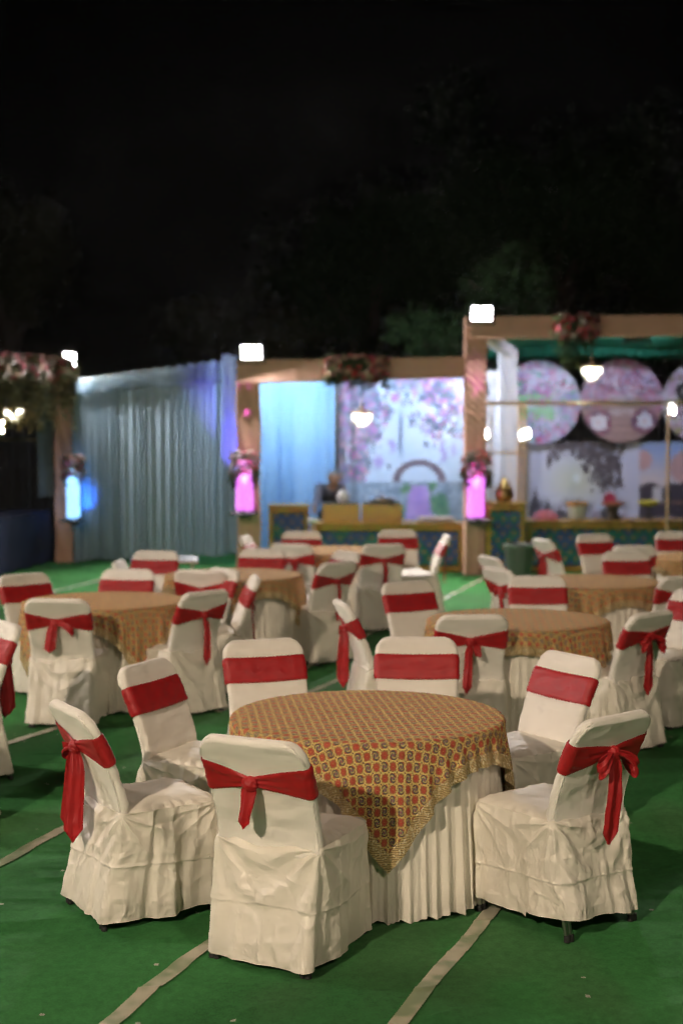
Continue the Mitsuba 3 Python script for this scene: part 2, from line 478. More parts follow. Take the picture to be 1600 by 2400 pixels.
def make_skirt(seed, n=250, rows=74, lift=0.0, rough=1.0):
    rng = np.random.default_rng(100 + seed)
    top, ntop, s = outline(0.228, 0.43, -0.018, 0.07, 0.02, n)
    bot, nbot, sb = outline(0.226 + 0.012 * rng.random(), 0.455 + 0.02 * rng.random(), -0.112, 0.09, 0.03, n)
    t = np.linspace(0, 1, rows)[:, None]
    o = np.array([seed * 5.7, seed * 2.3, seed])
    hem = 0.030 + lift + 0.018 * (meshkit.noise(np.concatenate([bot * 5, 0 * bot[:, :1]], 1) + o, 1) - 0.3)
    hem = hem + lift * 0.9 * np.clip((bot[:, 0] * -1 + 0.1) / 0.3, -0.5, 1) * (bot[:, 1] < 0.1)
    zt = 0.476 + 0.0 * s
    z = zt[None] * (1 - t) + hem[None] * t
    ease = t ** 0.9
    xy = top[None] * (1 - ease[..., None]) + bot[None] * ease[..., None]
    nr = ntop[None] * (1 - t[..., None]) + nbot[None] * t[..., None]
    nr = nr / np.linalg.norm(nr, axis=-1, keepdims=True)
    base = np.concatenate([xy, z[..., None]], -1)
    L = s[-1] + s[1]
    d = 0.0 * z
    rear = np.exp(-((np.minimum(s, L - s)[None]) / 0.2) ** 4) + 0 * z
    # folds that radiate from the corners where the cover is held
    for cx, cy, cz, amp, freq in ((-0.225, -0.02, 0.47, 0.016, 9), (0.225, -0.02, 0.47, 0.016, 9), (0.2, 0.4, 0.47, 0.012, 10), (-0.2, 0.4, 0.47, 0.012, 10)):
        near = np.linalg.norm(base[..., :2] - [cx, cy], axis=-1)
        r = np.sqrt(near ** 2 + (z - cz) ** 2)
        ang = np.arctan2(cz - z, near + 1e-4)
        ph = rng.random() * 6
        wob = 1.6 * meshkit.noise(base * 5 + o + cx, 6)
        fold = 1 - np.abs(np.sin(ang * freq * 0.6 + ph + 0.6 * wob))
        d += 1.15 * amp * rough * fold ** 1.4 * np.clip(r / 0.06, 0, 1) * np.exp(-r / 0.2)
    # sewn pleats under the seat seam, on the sides and the front
    for k in range(11):
        c = L * (0.19 + 0.62 * (k + 0.25 * rng.random()) / 10)
        wd = 0.012 + 0.014 * t
        lean = 0.05 * (rng.random() - 0.5)
        u = (s[None] - c - lean * t) / wd
        d += (0.007 + 0.006 * rng.random()) * np.exp(-np.abs(u) ** 1.5) * (1 - 0.75 * t ** 0.7) * np.where(u > 0, 1.0, 0.7)
    # slack on the rear panel: swags that sag between the two corners
    rear = np.exp(-((np.minimum(s, L - s)[None]) / 0.2) ** 4)
    sag = z + 0.22 * (1 - (base[..., 0] / 0.23) ** 2) + 0.03 * meshkit.noise(base * 4 + o, 3)
    d += rear * 0.009 * rough * np.sin(sag * 46 + rng.random() * 6) * np.exp(-((z - 0.36) / 0.13) ** 2)
    d -= rear * 0.012 * np.sin(PI * np.clip(t, 0, 1)) * rng.random()
    # crushed satin
    wv = meshkit.noise(base * 7 + o, 11)[..., None] * 0.7
    c1 = ridged(base * [15, 15, 11] + o + wv, 12)
    c2 = ridged(base * [33, 33, 27] + o + 2 * wv, 13)
    c3 = ridged(base * [6, 6, 5] + o, 14)
    on = np.clip(t / 0.08, 0, 1)
    d += rough * on * (0.0036 * (c1 ** 1.5 - 0.4) + 0.0022 * (c2 ** 1.3 - 0.45) + 0.007 * (c3 - 0.5))
    # soft hanging folds that widen towards the hem
    hang = meshkit.noise(np.concatenate([top * 9, 0 * top[:, :1]], 1) + o, 21)[None] + 0.25 * meshkit.noise(base * [3, 3, 1] + o, 22)
    d += 0.017 * np.sin(hang * 15) * (0.15 + 0.85 * t) * np.clip(t * 4, 0, 1) * (1 - 0.6 * rear)
    for i in range(26):   # short sharp creases
        cs, cz, an = rng.random() * L, 0.05 + 0.38 * rng.random(), rng.normal() * 0.9 + 0.4
        ds = (s[None] - cs + L / 2) % L - L / 2
        a_, b_ = ds * math.cos(an) + (z - cz) * math.sin(an), -ds * math.sin(an) + (z - cz) * math.cos(an)
        ln = 0.05 + 0.10 * rng.random()
        b_ = b_ + 0.02 * np.sin(a_ / ln * 2)
        d += rough * (0.0015 + 0.0025 * rng.random()) * np.exp(-np.abs(b_) / 0.009) * np.exp(-(a_ / ln) ** 4) * (1 if rng.random() > 0.35 else -1)
    # pressed fold lines
    for zc in (0.20 + 0.05 * rng.random(),):
        zz = zc + 0.012 * np.sin(bot[:, 0] * 6 + bot[:, 1] * 5 + seed)[None]
        d += 0.0045 * np.exp(-np.abs(z - zz) / 0.005) - 0.003 * (z < zz)
    d += 0.012 * t ** 3 * np.sin(s[None] * 2 * PI * 8 / L + rng.random() * 6 + 2 * meshkit.noise(base * 3, 2))
    d = np.where(d < 0, d * 0.45, d)
    v = base.copy()
    v[..., :2] += nr * d[..., None]
    uv = np.stack([np.repeat(s[None], rows, 0), z], -1) + seed * 2.9
    return (v.reshape(-1, 3), quads(rows, n, True)[:, ::-1]), uv.reshape(-1, 2)


def make_seat(seed, n=150, rows=34):
    q, nr, s = outline(0.229, 0.432, -0.02, 0.075, 0.02, n)
    c = np.array([0, 0.2])
    k = np.concatenate([np.linspace(0.0, 0.86, rows - 12), np.linspace(0.885, 1.0, 12)])[:, None]
    p = c + (q[None] - c) * k[..., None]
    p = np.concatenate([p, 0 * p[..., :1]], -1)
    o = np.array([seed * 3.3, seed * 8.1, 0])
    puff = (1 - np.clip(k, 0, 1) ** 3.2) * 0.036 - 0.012 * np.exp(-((p[..., 0] / 0.12) ** 2 + ((p[..., 1] - 0.2) / 0.12) ** 2))
    e = np.exp(-((1 - k) / 0.16) ** 2) * np.clip((1 - k) / 0.02, 0, 1)
    ang = np.arctan2(p[..., 1] - 0.2, p[..., 0])
    wr = e * 0.006 * np.sin(ang * 23 + 5 * meshkit.noise(p * 6 + o, 1)) + 0.008 * (ridged(p * [7, 4, 1] + o, 2) - 0.5) * np.clip((1 - k) / 0.1, 0, 1)
    wr += 0.003 * (ridged(p * [22, 14, 1] + o, 3) - 0.5) * np.clip((1 - k) / 0.05, 0, 1)
    p[..., 2] = 0.471 + puff + wr
    uv = p[..., :2] + seed
    return (p.reshape(-1, 3), quads(rows, n, True)), uv.reshape(-1, 2)


def ribbon(path, width, across, fold=0.0, seed=0, m=13, thick=0.0022):
    """A strip of cloth of two layers: path (n, 3), width (n,), across (3,) or (n, 3)."""
    path, n = np.asarray(path, float), len(path)
    width = np.broadcast_to(width, n)
    across = np.broadcast_to(np.asarray(across, float), (n, 3))
    t = np.gradient(path, axis=0); t /= np.linalg.norm(t, axis=1, keepdims=True)
    nr = np.cross(t, across); nr /= np.linalg.norm(nr, axis=1, keepdims=True) + 1e-9
    k = np.linspace(-1, 1, m)
    v = path[:, None] + across[:, None] * (k[None, :, None] * width[:, None, None] / 2)
    wave = np.sin(k[None] * 4.4 + seed + 1.5 * np.linspace(0, 1, n)[:, None]) + 0.5 * np.sin(k[None] * 9 + 2 * seed)
    wave = wave + 1.2 * (ridged(v * [30, 30, 16] + seed, 5) - 0.5)
    v = v + nr[:, None] * (fold * wave)[..., None]
    k2 = np.concatenate([v - nr[:, None] * thick / 2, (v + nr[:, None] * thick / 2)[:, ::-1]], 1)
    f = quads(n, 2 * m, True)
    g = np.arange(m - 1)
    cap = lambda b: np.vstack([np.stack([b + g, b + g + 1, b + 2 * m - 2 - g], 1), np.stack([b + g, b + 2 * m - 2 - g, b + 2 * m - 1 - g], 1)])
    f = np.vstack([f, cap(0)[:, ::-1], cap((n - 1) * 2 * m)])
    uv = np.stack([np.repeat(np.concatenate([k, k[::-1]])[None] * 0.04, n, 0), np.repeat(np.linspace(0, 0.4, n)[:, None], 2 * m, 1)], -1)
    return (k2.reshape(-1, 3), f), uv.reshape(-1, 2)


SASH = {   # knot place across the back, knot height, tails as (side offset, length, top width, end width, lean), loops as (side, reach, drop)
    'short': dict(k=-0.1, kz=0.735, hk=0.030, tails=[(-0.012, 0.165, 0.085, 0.05, 0.0)], loops=[]),
    'bow': dict(k=0.08, kz=0.755, hk=0.042, tails=[(0.0, 0.36, 0.042, 0.085, -0.03)], loops=[(-1, 0.085, 0.06), (1, 0.115, 0.085)]),
    'long': dict(k=-0.15, kz=0.735, hk=0.032, tails=[(-0.028, 0.36, 0.05, 0.08, -0.02), (0.024, 0.39, 0.05, 0.085, 0.012)], loops=[(-1, 0.05, 0.03)], face=(0.56, 0.83, 0)),
    'tail': dict(k=0.05, kz=0.74, hk=0.034, tails=[(0.01, 0.35, 0.035, 0.065, 0.0)], loops=[]),
    'wide': dict(k=-0.1, kz=0.745, hk=0.036, tails=[(-0.03, 0.2, 0.06, 0.085, 0.0)], loops=[(1, 0.12, 0.06)]),
    'pair': dict(k=-0.05, kz=0.74, hk=0.036, tails=[(-0.015, 0.32, 0.04, 0.06, 0.0), (0.03, 0.09, 0.05, 0.04, 0.03)], loops=[]),
    'flat': dict(k=0.0, kz=0.735, hk=0.036, tails=[(0.02, 0.16, 0.06, 0.06, 0.02)], loops=[(1, 0.06, 0.03), (-1, 0.05, 0.03)]),
}


def make_sash(kind, seed, n1=56, n2=8, m=15):
    s = SASH[kind]
    ring = stadium(n1, n2)
    x = np.clip(ring[:, 0] + 0.06 * ring[:, 1], -1.06, 1.06)
    rear = ring[:, 2] < 0.2
    k = s['k']
    a = np.clip(np.abs(x - k) / np.where(x > k, 1 - k, 1 + k), 0, 1)
    a = np.where(rear & (np.abs(ring[:, 1]) < 0.98), a, 1.0)
    hs, cs = 0.126, 0.742
    h = s['hk'] + (hs - s['hk']) * a ** 0.85
    c = s['kz'] + (cs - s['kz']) * a ** 0.8 + np.where(rear, 0, -0.004 * (1 - x * x))
    v01 = np.linspace(-0.5, 0.5, m)[:, None]
    Z = c[None] + v01 * h[None]
    o = np.array([seed * 4.4, 0, seed])
    gather = (1 - h / hs)[None]
    rip = 0.5 + 0.5 * np.sin(v01 * 17 + 2.2 * a[None] + seed)
    off = 0.0062 + 0.010 * gather * rip + 0.0045 * ridged(np.stack([x[None] * 2.5 + 0 * Z, Z * 38 + 2 * x[None], 0 * Z], -1) + o, 1)
    off += 0.02 * gather ** 3
    edge = np.clip((0.5 - np.abs(v01)) / 0.06, 0, 1)
    v = sleeve(Z, np.repeat(ring[None], m, 0), off * (0.6 + 0.4 * edge))
    uv = np.stack([np.repeat(x[None], m, 0) * 0.22, Z], -1)
    band = ((v.reshape(-1, 3), quads(m, len(ring), True)), uv.reshape(-1, 2))
    # knot
    kp = sleeve(np.array([s['kz']]), np.array([[k, 0, -1.0]]), 0.022)[0]
    ball = trimesh.creation.icosphere(subdivisions=4)
    b = ball.vertices.copy()
    b *= (1 + 0.35 * (ridged(b * [1.6, 1.6, 3.2] + o, 7) - 0.5))[:, None] * [0.03, 0.022, 0.027]
    knot = (b + kp, ball.faces), b[:, :2] * 1.0
    tails = []
    for i, (dx, ln, w0, w1, lean) in enumerate(s['tails']):
        t = np.linspace(0, 1, 30)
        p = np.stack([kp[0] + dx * np.minimum(t * 4, 1) + lean * t + 0.006 * np.sin(t * 5 + i), kp[1] - 0.006 + 0.008 * np.sin(t * 3 + seed) - 0.012 * t * i, kp[2] - 0.005 - ln * t], -1)
        w = w0 + (w1 - w0) * np.sqrt(t)
        w = np.where(t > 0.86, w * np.maximum((1 - t) / 0.14, 0.06), w) * np.clip(0.5 + 4 * t, 0, 1)
        # a slanted cut end
        mesh, uvt = ribbon(p, w, s.get('face', (1, 0.12 * (i - 0.5), 0)), 0.0055, seed + i * 2.1)
        tails.append((mesh, uvt))
    loops = []
    for i, (side, reach, drop) in enumerate(s['loops']):
        t = np.linspace(0, 1, 26)
        a = np.sin(PI * t)
        p = np.stack([kp[0] + side * (0.012 + reach * a ** 0.8), kp[1] - 0.012 - 0.022 * np.sin(2 * PI * t) * 1.0, kp[2] - drop * a ** 1.4 + 0.006 * np.sin(2 * PI * t)], -1)
        w = 0.022 + 0.045 * a
        loops.append(ribbon(p, w, (0.12 * side, 0.1, 0.98), 0.004, seed + i))
    return band, knot, tails, loops


_cache = {}


def cached(key, build):
    if key not in _cache:
        _cache[key] = build()
    return _cache[key]


def shape(mu, bsdf):
    return ply(mu[0], bsdf, True, uv=mu[1])


def leg_shapes(tip):
    def pair(x, y0, y1):
        legs = [tube([(x + dx, y0, 0.44), (x + dx, (y0 + y1) / 2, 0.23), (x + dx, y1, 0.012)], 0.0105, 10) for dx in (-0.011, 0.011)]
        feet = [tube([(x + dx, y1, 0.028), (x + dx, y1 - 0.001, 0.0)], 0.0125, 10) for dx in (-0.011, 0.011)]
        return ply(cat(legs), 'steel', 40), ply(cat(feet), 'rubber', 40)
    return [pair(x, y0, y1) for x in (-0.196, 0.196) for y0, y1 in ((0.01, -0.088), (0.38, 0.40))]


def chair(label, x, y, deg, sash, seed, level, group, lift=0.0, rough=1.0):
    key = thing('banquet_chair', label, 'chair', group)
    w = spot_world(x, y, math.radians(deg))
    if level == 0:
        res, tag_ = dict(b=(44, 7, 64), s=(360, 108), c=(180, 40)), seed
    elif level == 1:
        res, tag_ = dict(b=(24, 5, 44), s=(130, 36), c=(80, 22)), 50 + seed % 4
    else:
        res, tag_ = dict(b=(14, 3, 36), s=(76, 20), c=(44, 18)), 60 + seed % 3
    q = level if level else f'n{seed}'
    put(key, 'back_cover', cached(('b', q, tag_), lambda: shape(make_back(tag_, *res['b']), 'cover')), w)
    if level == 0:
        put(key, 'piping', cached('piping', lambda: ply(piping(), 'cover', True)), w)
    put(key, 'seat', cached(('c', q, tag_), lambda: shape(make_seat(tag_, *res['c']), 'seat_satin')), w)
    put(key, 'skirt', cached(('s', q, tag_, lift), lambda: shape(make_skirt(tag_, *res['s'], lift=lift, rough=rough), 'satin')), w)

    def sash_shapes():
        band, knot, tails, loops = make_sash(sash, tag_ % 7)
        return shape(band, 'sash'), shape(knot, 'sash'), [shape(t, 'sash') for t in tails], [shape(t, 'sash') for t in loops]
    band, knot, tails, loops = cached(('sash', q, sash, tag_ % 7 if level == 0 else 0), sash_shapes)
    sk = put(key, 'sash', band, w)
    put(sk, 'knot', knot, w)
    for t in tails:
        put(sk, 'tail', t, w)
    for t in loops:
        put(sk, 'bow_loop', t, w)
    for leg, foot in cached('legs', lambda: leg_shapes(True)):
        lk = put(key, 'leg', leg, w)
        put(lk, 'rubber_foot', foot, w)
    return key


G1, G2, G3, G4, G5, G6, G7 = ('chairs around the front table', 'chairs around the left table', 'chairs around the middle table', 'chairs around the far middle table',
                              'chairs around the right table', 'chairs around the table behind the right one', 'chairs around the far right table')
chair('front left covered chair seen from behind, two long red sash tails hanging beside it', -0.995, 5.91, -59, 'long', 1, 0, G1)
chair('nearest covered chair, back to camera, red sash in a short folded knot', -0.272, 5.349, -25.5, 'short', 2, 0, G1, 0.0, 0.9)
chair('front right covered chair seen from behind, red sash in a full bow, one long tail', 1.0, 5.757, 39.6, 'bow', 3, 0, G1, 0.03, 1.15)
chair('white covered chair facing the front table from the right, behind the full-bow chair', 1.042, 7.102, 121.8, 'tail', 4, 0, G1)
chair('covered chair facing camera behind the front table, right of two, lower half hidden', 0.407, 7.633, 177.5, 'tail', 5, 0, G1)
chair('covered chair facing camera behind the front table, left of two there, with red band', -0.382, 7.558, 200, 'tail', 6, 0, G1)
chair('covered chair left of the front table, turned right, broad dark red band', -0.833, 6.864, -115.6, 'pair', 7, 0, G1)

chair('covered chair, back to camera, before the left table, sash with short wide tail', -1.92, 9.74, -4, 'wide', 8, 1, G2)
chair("covered chair facing right at the photo's left edge, behind the left table", -2.43, 11.15, 222, 'tail', 9, 1, G2)
chair('covered chair facing camera straight behind the left table, red band above the patterned tabletop', -1.77, 11.5, 172, 'tail', 10, 1, G2)
chair('covered chair right front of the left table, back to camera, one narrow red tail', -1.07, 10.15, 47, 'tail', 11, 1, G2)
chair('covered chair seen edge on, right of the left table, red tail hanging free', -0.82, 11.05, 99, 'pair', 12, 1, G2)
chair('bright covered chair right behind the left table, facing left, just left of the edge-on chair', -1.08, 11.6, 128, 'tail', 13, 1, G2)

chair("brightly lit covered chair cut by the photo's left edge, red tail behind it", -2.12, 8.33, 125, 'long', 14, 1, 'chairs at a table beyond the left edge')
chair("covered chair almost outside the photo's left edge, only its side in view", -2.02, 7.22, 50, 'flat', 15, 1, 'chairs at a table beyond the left edge')

chair('covered chair facing camera before the small silver table by the grey curtain', -1.78, 13.3, 170, 'tail', 16, 2, 'chairs by the silver side table')
chair('covered chair seen edge on before the grey curtain, only its white top showing', -1.8, 12.4, -92, 'tail', 17, 2, 'chairs by the silver side table')

chair('covered chair, back to camera, flat red bow, between left and middle table', -1.13, 11.75, -12, 'flat', 18, 2, G3)
chair('covered chair facing camera behind the middle table with red band', -0.78, 13.55, 172, 'tail', 19, 2, G3)
chair('grey-shaded covered chair right front of the middle table, back to camera, thin tail', -0.13, 12.4, 44, 'tail', 20, 2, G3)
chair('bright covered chair right of the middle table, facing left', -0.07, 13.3, 122, 'tail', 21, 2, G3)

chair('covered chair seen edge on, left of the far middle table, before the peach pillar', -0.9, 15.35, -98, 'long', 22, 2, G4)
chair('covered chair facing camera behind the far middle table, at the left, before the counter', -0.47, 15.9, 170, 'tail', 23, 2, G4)
chair('covered chair with its back to camera at the left front of the far middle table', -0.47, 14.45, -15, 'flat', 24, 2, G4)
chair('covered chair facing camera behind the far middle table, at the right', 0.66, 16.1, 188, 'tail', 25, 2, G4)
chair('covered chair right front of the far middle table, back to camera, red tail', 0.39, 14.4, 14, 'tail', 26, 2, G4)
chair('covered chair seen edge on, facing left, right of the far middle table', 1.0, 15.45, 93, 'tail', 27, 2, G4)

chair('covered chair, back to camera, before the right table, one long narrow red tail', 0.8, 8.9, 4, 'pair', 28, 1, G5)
chair('covered chair facing camera straight behind the right table with broad red band', 1.53, 10.95, 180, 'tail', 29, 1, G5)
chair('covered chair left behind the right table, turned right, beside the carpet tape', 0.56, 10.55, 210, 'tail', 30, 1, G5)
chair('covered chair seen from its side, left of the right table, red tail behind', 0.15, 9.45, -78, 'long', 31, 1, G5)
chair('covered chair right front of the right table, back to camera, bow with wide tail', 1.85, 9.0, 42, 'bow', 32, 1, G5)
chair("bright covered chair facing left, right of the right table at the photo's edge", 2.42, 9.97, 128, 'tail', 33, 1, G5)

chair('covered chair facing right, left of the table behind the right one', 1.42, 11.8, -62, 'flat', 34, 2, G6)
chair('covered chair in shade left behind the table behind the right one, before the steel tub', 1.48, 12.9, -70, 'flat', 35, 2, G6)
chair('covered chair facing camera behind the second table on the right, broad red band', 2.68, 13.2, 184, 'tail', 36, 2, G6)
chair('covered chair, back to camera, before the second table on the right', 2.66, 11.25, 14, 'flat', 37, 2, G6)

chair('covered chair nearly edge on with long red tail, left of the far right table', 2.25, 14.95, -70, 'long', 38, 2, G7)
chair('covered chair facing camera before the dark patterned counter, left behind the far right table', 2.82, 15.45, 202, 'tail', 39, 2, G7)
chair('covered chair, back to camera, left front of the far right table', 2.9, 14.2, 0, 'flat', 40, 2, G7)
chair('covered chair facing camera at the right edge of the photo behind the far right table', 3.76, 15.85, 180, 'tail', 41, 2, G7)


# ------------------------------------------------------------------ tables
def drape(n=81, side=1.49, steps=420, seed=1):
    """A square cloth laid over a round table: position-based cloth on an n x n grid."""
    rng = np.random.default_rng(seed)
    h = side / (n - 1)
    a = np.linspace(-side / 2, side / 2, n)
    A, B = np.meshgrid(a, a, indexing='ij')
    p = np.stack([A, B, 0 * A + 0.768], -1)
    r0 = np.hypot(A, B)
    inv = (r0 > 0.55).astype(float)
    p[..., 2] += inv * 0.012 * (meshkit.noise(p * 7, seed) - 0.5)
    q = p.copy()
    R, top, rad = 0.612, 0.760, 0.014

    def pull(s1, s2, rest, k):
        d = p[s2] - p[s1]
        l = np.linalg.norm(d, axis=-1, keepdims=True)
        w1, w2 = inv[s1][..., None], inv[s2][..., None]
        c = k * (l - rest) / (l + 1e-9) / np.maximum(w1 + w2, 1e-6) * d
        p[s1] += w1 * c
        p[s2] -= w2 * c

    S = slice
    links = []
    for off, k in ((1, 1.0), (2, 0.12)):
        for o in range(0, 2 * off, off):
            idx = np.arange(n - off)
            idx = idx[(idx // off) % 2 == o // off]
            links.append(((idx, S(None)), (idx + off, S(None)), off * h, k))
            links.append(((S(None), idx), (S(None), idx + off), off * h, k))
    for o in (0, 1):
        links.append(((S(o, n - 1, 2), S(0, n - 1)), (S(o + 1, n, 2), S(1, n)), h * math.sqrt(2), 0.35))
        links.append(((S(o, n - 1, 2), S(1, n)), (S(o + 1, n, 2), S(0, n - 1)), h * math.sqrt(2), 0.35))
    dt2 = (1 / 100) ** 2
    for step in range(steps):
        vel = (p - q) * 0.975
        q = p.copy()
        p += (vel + np.array([0, 0, -9.8 * dt2])) * inv[..., None]
        for _ in range(5):
            for l in links:
                pull(*l)
            r = np.hypot(p[..., 0], p[..., 1]) + 1e-9
            qr, qz = r - R + rad, p[..., 2] - top + rad
            ar, az = np.maximum(qr, 0), np.maximum(qz, 0)
            ln = np.hypot(ar, az)
            dist = ln + np.minimum(np.maximum(qr, qz), 0) - rad - 0.004
            gr = np.where(ln > 0, ar / (ln + 1e-9), (qr > qz) * 1.0)
            gz = np.where(ln > 0, az / (ln + 1e-9), (qr <= qz) * 1.0)
            hit = (dist < 0) * inv
            p[..., 0] -= hit * dist * gr * p[..., 0] / r
            p[..., 1] -= hit * dist * gr * p[..., 1] / r
            p[..., 2] -= hit * dist * gz
            q += (hit * 0.25)[..., None] * (p - q)
    return A, B, p


CA, CB, CP = drape()


def cloth_shapes(fine):
    from scipy.ndimage import zoom
    p, a, b = CP, CA, CB
    if fine:
        n2 = 2 * len(a) - 1
        z = lambda t: zoom(t, n2 / len(a), order=3, grid_mode=False, mode='nearest')
        p, a, b = np.stack([z(CP[..., k]) for k in range(3)], -1), z(CA), z(CB)
        on = np.hypot(a, b) < 0.58
        crease = 0.003 * (ridged(np.stack([a * 4, b * 4, a * 0], -1), 3) - 0.4) + 0.0035 * np.exp(-np.abs(a - 0.05) / 0.012) + 0.0035 * np.exp(-np.abs(b + 0.08) / 0.012)
        p[..., 2] += np.where(on, np.maximum(crease, -0.001), 0)
    n = len(a)
    f = quads(n, n)
    v, uv = p.reshape(-1, 3), np.stack([a, b], -1).reshape(-1, 2)
    m = np.maximum(np.abs(uv[:, 0]), np.abs(uv[:, 1]))
    band = m[f].mean(1) > 1.49 / 2 - 0.055

    def cut(sel, bsdf, lift):
        ids, g = np.unique(f[sel], return_inverse=True)
        return ply((v[ids], g.reshape(-1, 3)), bsdf, True, uv=uv[ids])
    return cut(~band, 'print_cloth', 0), cut(band, 'gold_trim', 0)


def table_skirt(seed, n=640, rows=20, shrink=0.0):
    rng = np.random.default_rng(seed)
    th = np.arange(n) * 2 * PI / n
    w = 0.6 + 0.8 * rng.random(64)
    ph = np.interp(np.arange(n) / n, np.concatenate([[0], np.cumsum(w) / w.sum()]), np.arange(65)) * 2 * PI
    amp = np.interp(th, np.linspace(0, 2 * PI, 40), np.append(0.5 + rng.random(39), 0.7), period=2 * PI)
    t = np.linspace(0, 1, rows)[:, None]
    fold = 0.5 + 0.5 * np.sin(ph)[None] - 0.35 * np.cos(2 * ph)[None] * t
    r = 0.572 - shrink + 0.012 * t + (0.008 + 0.016 * t) * fold * amp[None]
    z = 0.752 * (1 - t) + (0.018 + 0.008 * np.sin(ph * 0.5)[None]) * t + 0 * r
    v = np.stack([r * np.cos(th), r * np.sin(th), z], -1)
    v[..., :2] += 0.004 * (ridged(v * 16, seed)[..., None] - 0.5) * v[..., :2] / r[..., None]
    uv = np.stack([np.repeat(th[None] * 0.6 * 1.5, rows, 0), z], -1)
    return (v.reshape(-1, 3), quads(rows, n, True)), uv.reshape(-1, 2)


P('table_wood', (0.25, 0.17, 0.1), 0.6)


def table(x, y, rot, fine, label, cloth_label, seed, shrink=0.0):
    key = thing('banquet_table', label, 'table', 'round banquet tables')
    w = spot_world(x, y, seed)
    put(key, 'tabletop', cached('top', lambda: ply(lathe([(0, 0.728), (0.598, 0.728), (0.604, 0.735), (0.604, 0.750), (0.598, 0.757), (0, 0.758)], 64), 'table_wood', 40)), w)
    put(key, 'skirt', cached(('tsk', seed if fine else seed % 2, shrink), lambda: shape(table_skirt(seed, 640 if fine else 420, 20 if fine else 8, shrink), 'velvet')), w)
    put(key, 'pedestal', cached('ped', lambda: ply(cat([lathe([(0, 0), (0.3, 0.0), (0.3, 0.02), (0.05, 0.05), (0.04, 0.7), (0.25, 0.727), (0, 0.7275)], 24)]), 'black_metal', 40)), w)
    c = fresh('tablecloth')
    main, border = cached(('cloth', fine), lambda: cloth_shapes(fine))
    w = spot_world(x, y, math.radians(rot))
    put(None, c, main, w)
    tag(c, cloth_label, 'tablecloth', 'patterned cloths on the round tables')
    put(c, 'border', border, w)


# the cloth's corners point at rot + 45 degrees
table(0.116, 6.317, -128, True, 'front round table under cream pleated skirt, nearest to camera', 'gold and red block printed square cloth on the nearest table, corner hanging towards camera', 3)
table(-1.77, 10.62, -100, False, 'round table at the left with cream skirt, behind the nearest chairs', 'gold and red printed cloth on the left table, corner hanging beside its narrow-tailed chair', 4, 0.05)
table(-0.95, 12.55, -60, False, 'round table left of the middle aisle, behind the left table', 'brown-lit printed cloth on the middle table, behind the left table', 5, 0.05)
table(-0.05, 15.1, -75, False, 'farthest round table in the middle, before the counter with gold boxes', 'printed cloth on the farthest middle table, before the counter with gold boxes', 6)
table(1.19, 9.55, -95, False, 'round table at the right, second nearest to camera', 'gold and red printed cloth on the right table, right behind the front table', 7)
table(2.1, 11.98, -70, False, 'round table on the right, behind the second nearest one', 'printed cloth on the table behind the right one, gold hem lifting over its skirt', 8)
table(3.78, 14.3, -85, False, 'farthest round table at the right edge, before the dark patterned counter', 'printed cloth on the far right table at the right edge of the photo', 9)

k = thing('side_table', 'small silver topped folding table by the big grey curtain', 'table')
p = at(386, 1314, 14.1)
w = spot_world(p[0], p[1], 0.1)
put(k, 'tabletop', ply(box(0.66, 0.6, 0.03, (0, 0, 0.75), 0.006), 'silver'), w)
for sx in (-1, 1):
    for sy in (-1, 1):
        put(k, 'leg', ply(tube([(sx * 0.29, sy * 0.26, 0), (sx * 0.27, sy * 0.24, 0.734)], 0.013, 8), 'steel', 40), w)


# ------------------------------------------------------------------ lamps
def lamp_panel(w, h):
    return (np.array([[-w / 2, 0, -h / 2], [w / 2, 0, -h / 2], [w / 2, 0, h / 2], [-w / 2, 0, h / 2]]), np.array([[0, 1, 2], [0, 2, 3]]))


def floodlight(label, pos, yaw, tilt, power, color, group, w=0.28, h=0.19, weight=3.0, pole=None, hood=0.0):
    """A flat LED flood facing -y, turned by yaw (degrees, about z) and tilted down."""
    key = thing('floodlight', label, 'lamp', group)
    world = T().translate(list(map(float, pos))).rotate([0, 0, 1], yaw).rotate([1, 0, 0], tilt)
    body = cat([box(w + 0.05, 0.05, h + 0.05, (0, 0.033, 0), 0.012)] + [box(0.012, 0.03, h, (x, 0.07, 0)) for x in np.linspace(-w / 2.4, w / 2.4, 7)])
    put(key, 'housing', ply(body, 'black_metal'), world)
    rad = power / (w * h)
    key2 = put(key, 'lit_panel', {**ply(lamp_panel(w, h), 'black_metal'), 'emitter': {'type': 'area', 'radiance': {'type': 'rgb', 'value': [rad * c for c in color]}, 'sampling_weight': weight}}, world)
    arm = cat([box(0.02, 0.03, 0.2, (sx * (w / 2 + 0.04), 0.04, -0.05)) for sx in (-1, 1)] + [box(w + 0.1, 0.03, 0.02, (0, 0.04, -h / 2 - 0.06))])
    put(key, 'bracket', ply(arm, 'black_metal'), world)
    if hood:   # cowl over the lamp that keeps its light off the sky
        put(key, 'hood', ply(cat([box(w + 0.06, hood, 0.008, (0, -hood / 2 + 0.01, h / 2 + 0.03))] + [box(0.008, hood * 0.6, h + 0.06, (sx * (w / 2 + 0.03), -hood * 0.3, 0)) for sx in (-1, 1)]), 'black_metal'), world)
    if pole:
        put(key, 'pole', ply(tube([(pos[0], pos[1] + 0.1, 0), (pos[0], pos[1] + 0.1, pos[2] - 0.08)], 0.03, 10), 'steel', 40))
    return key


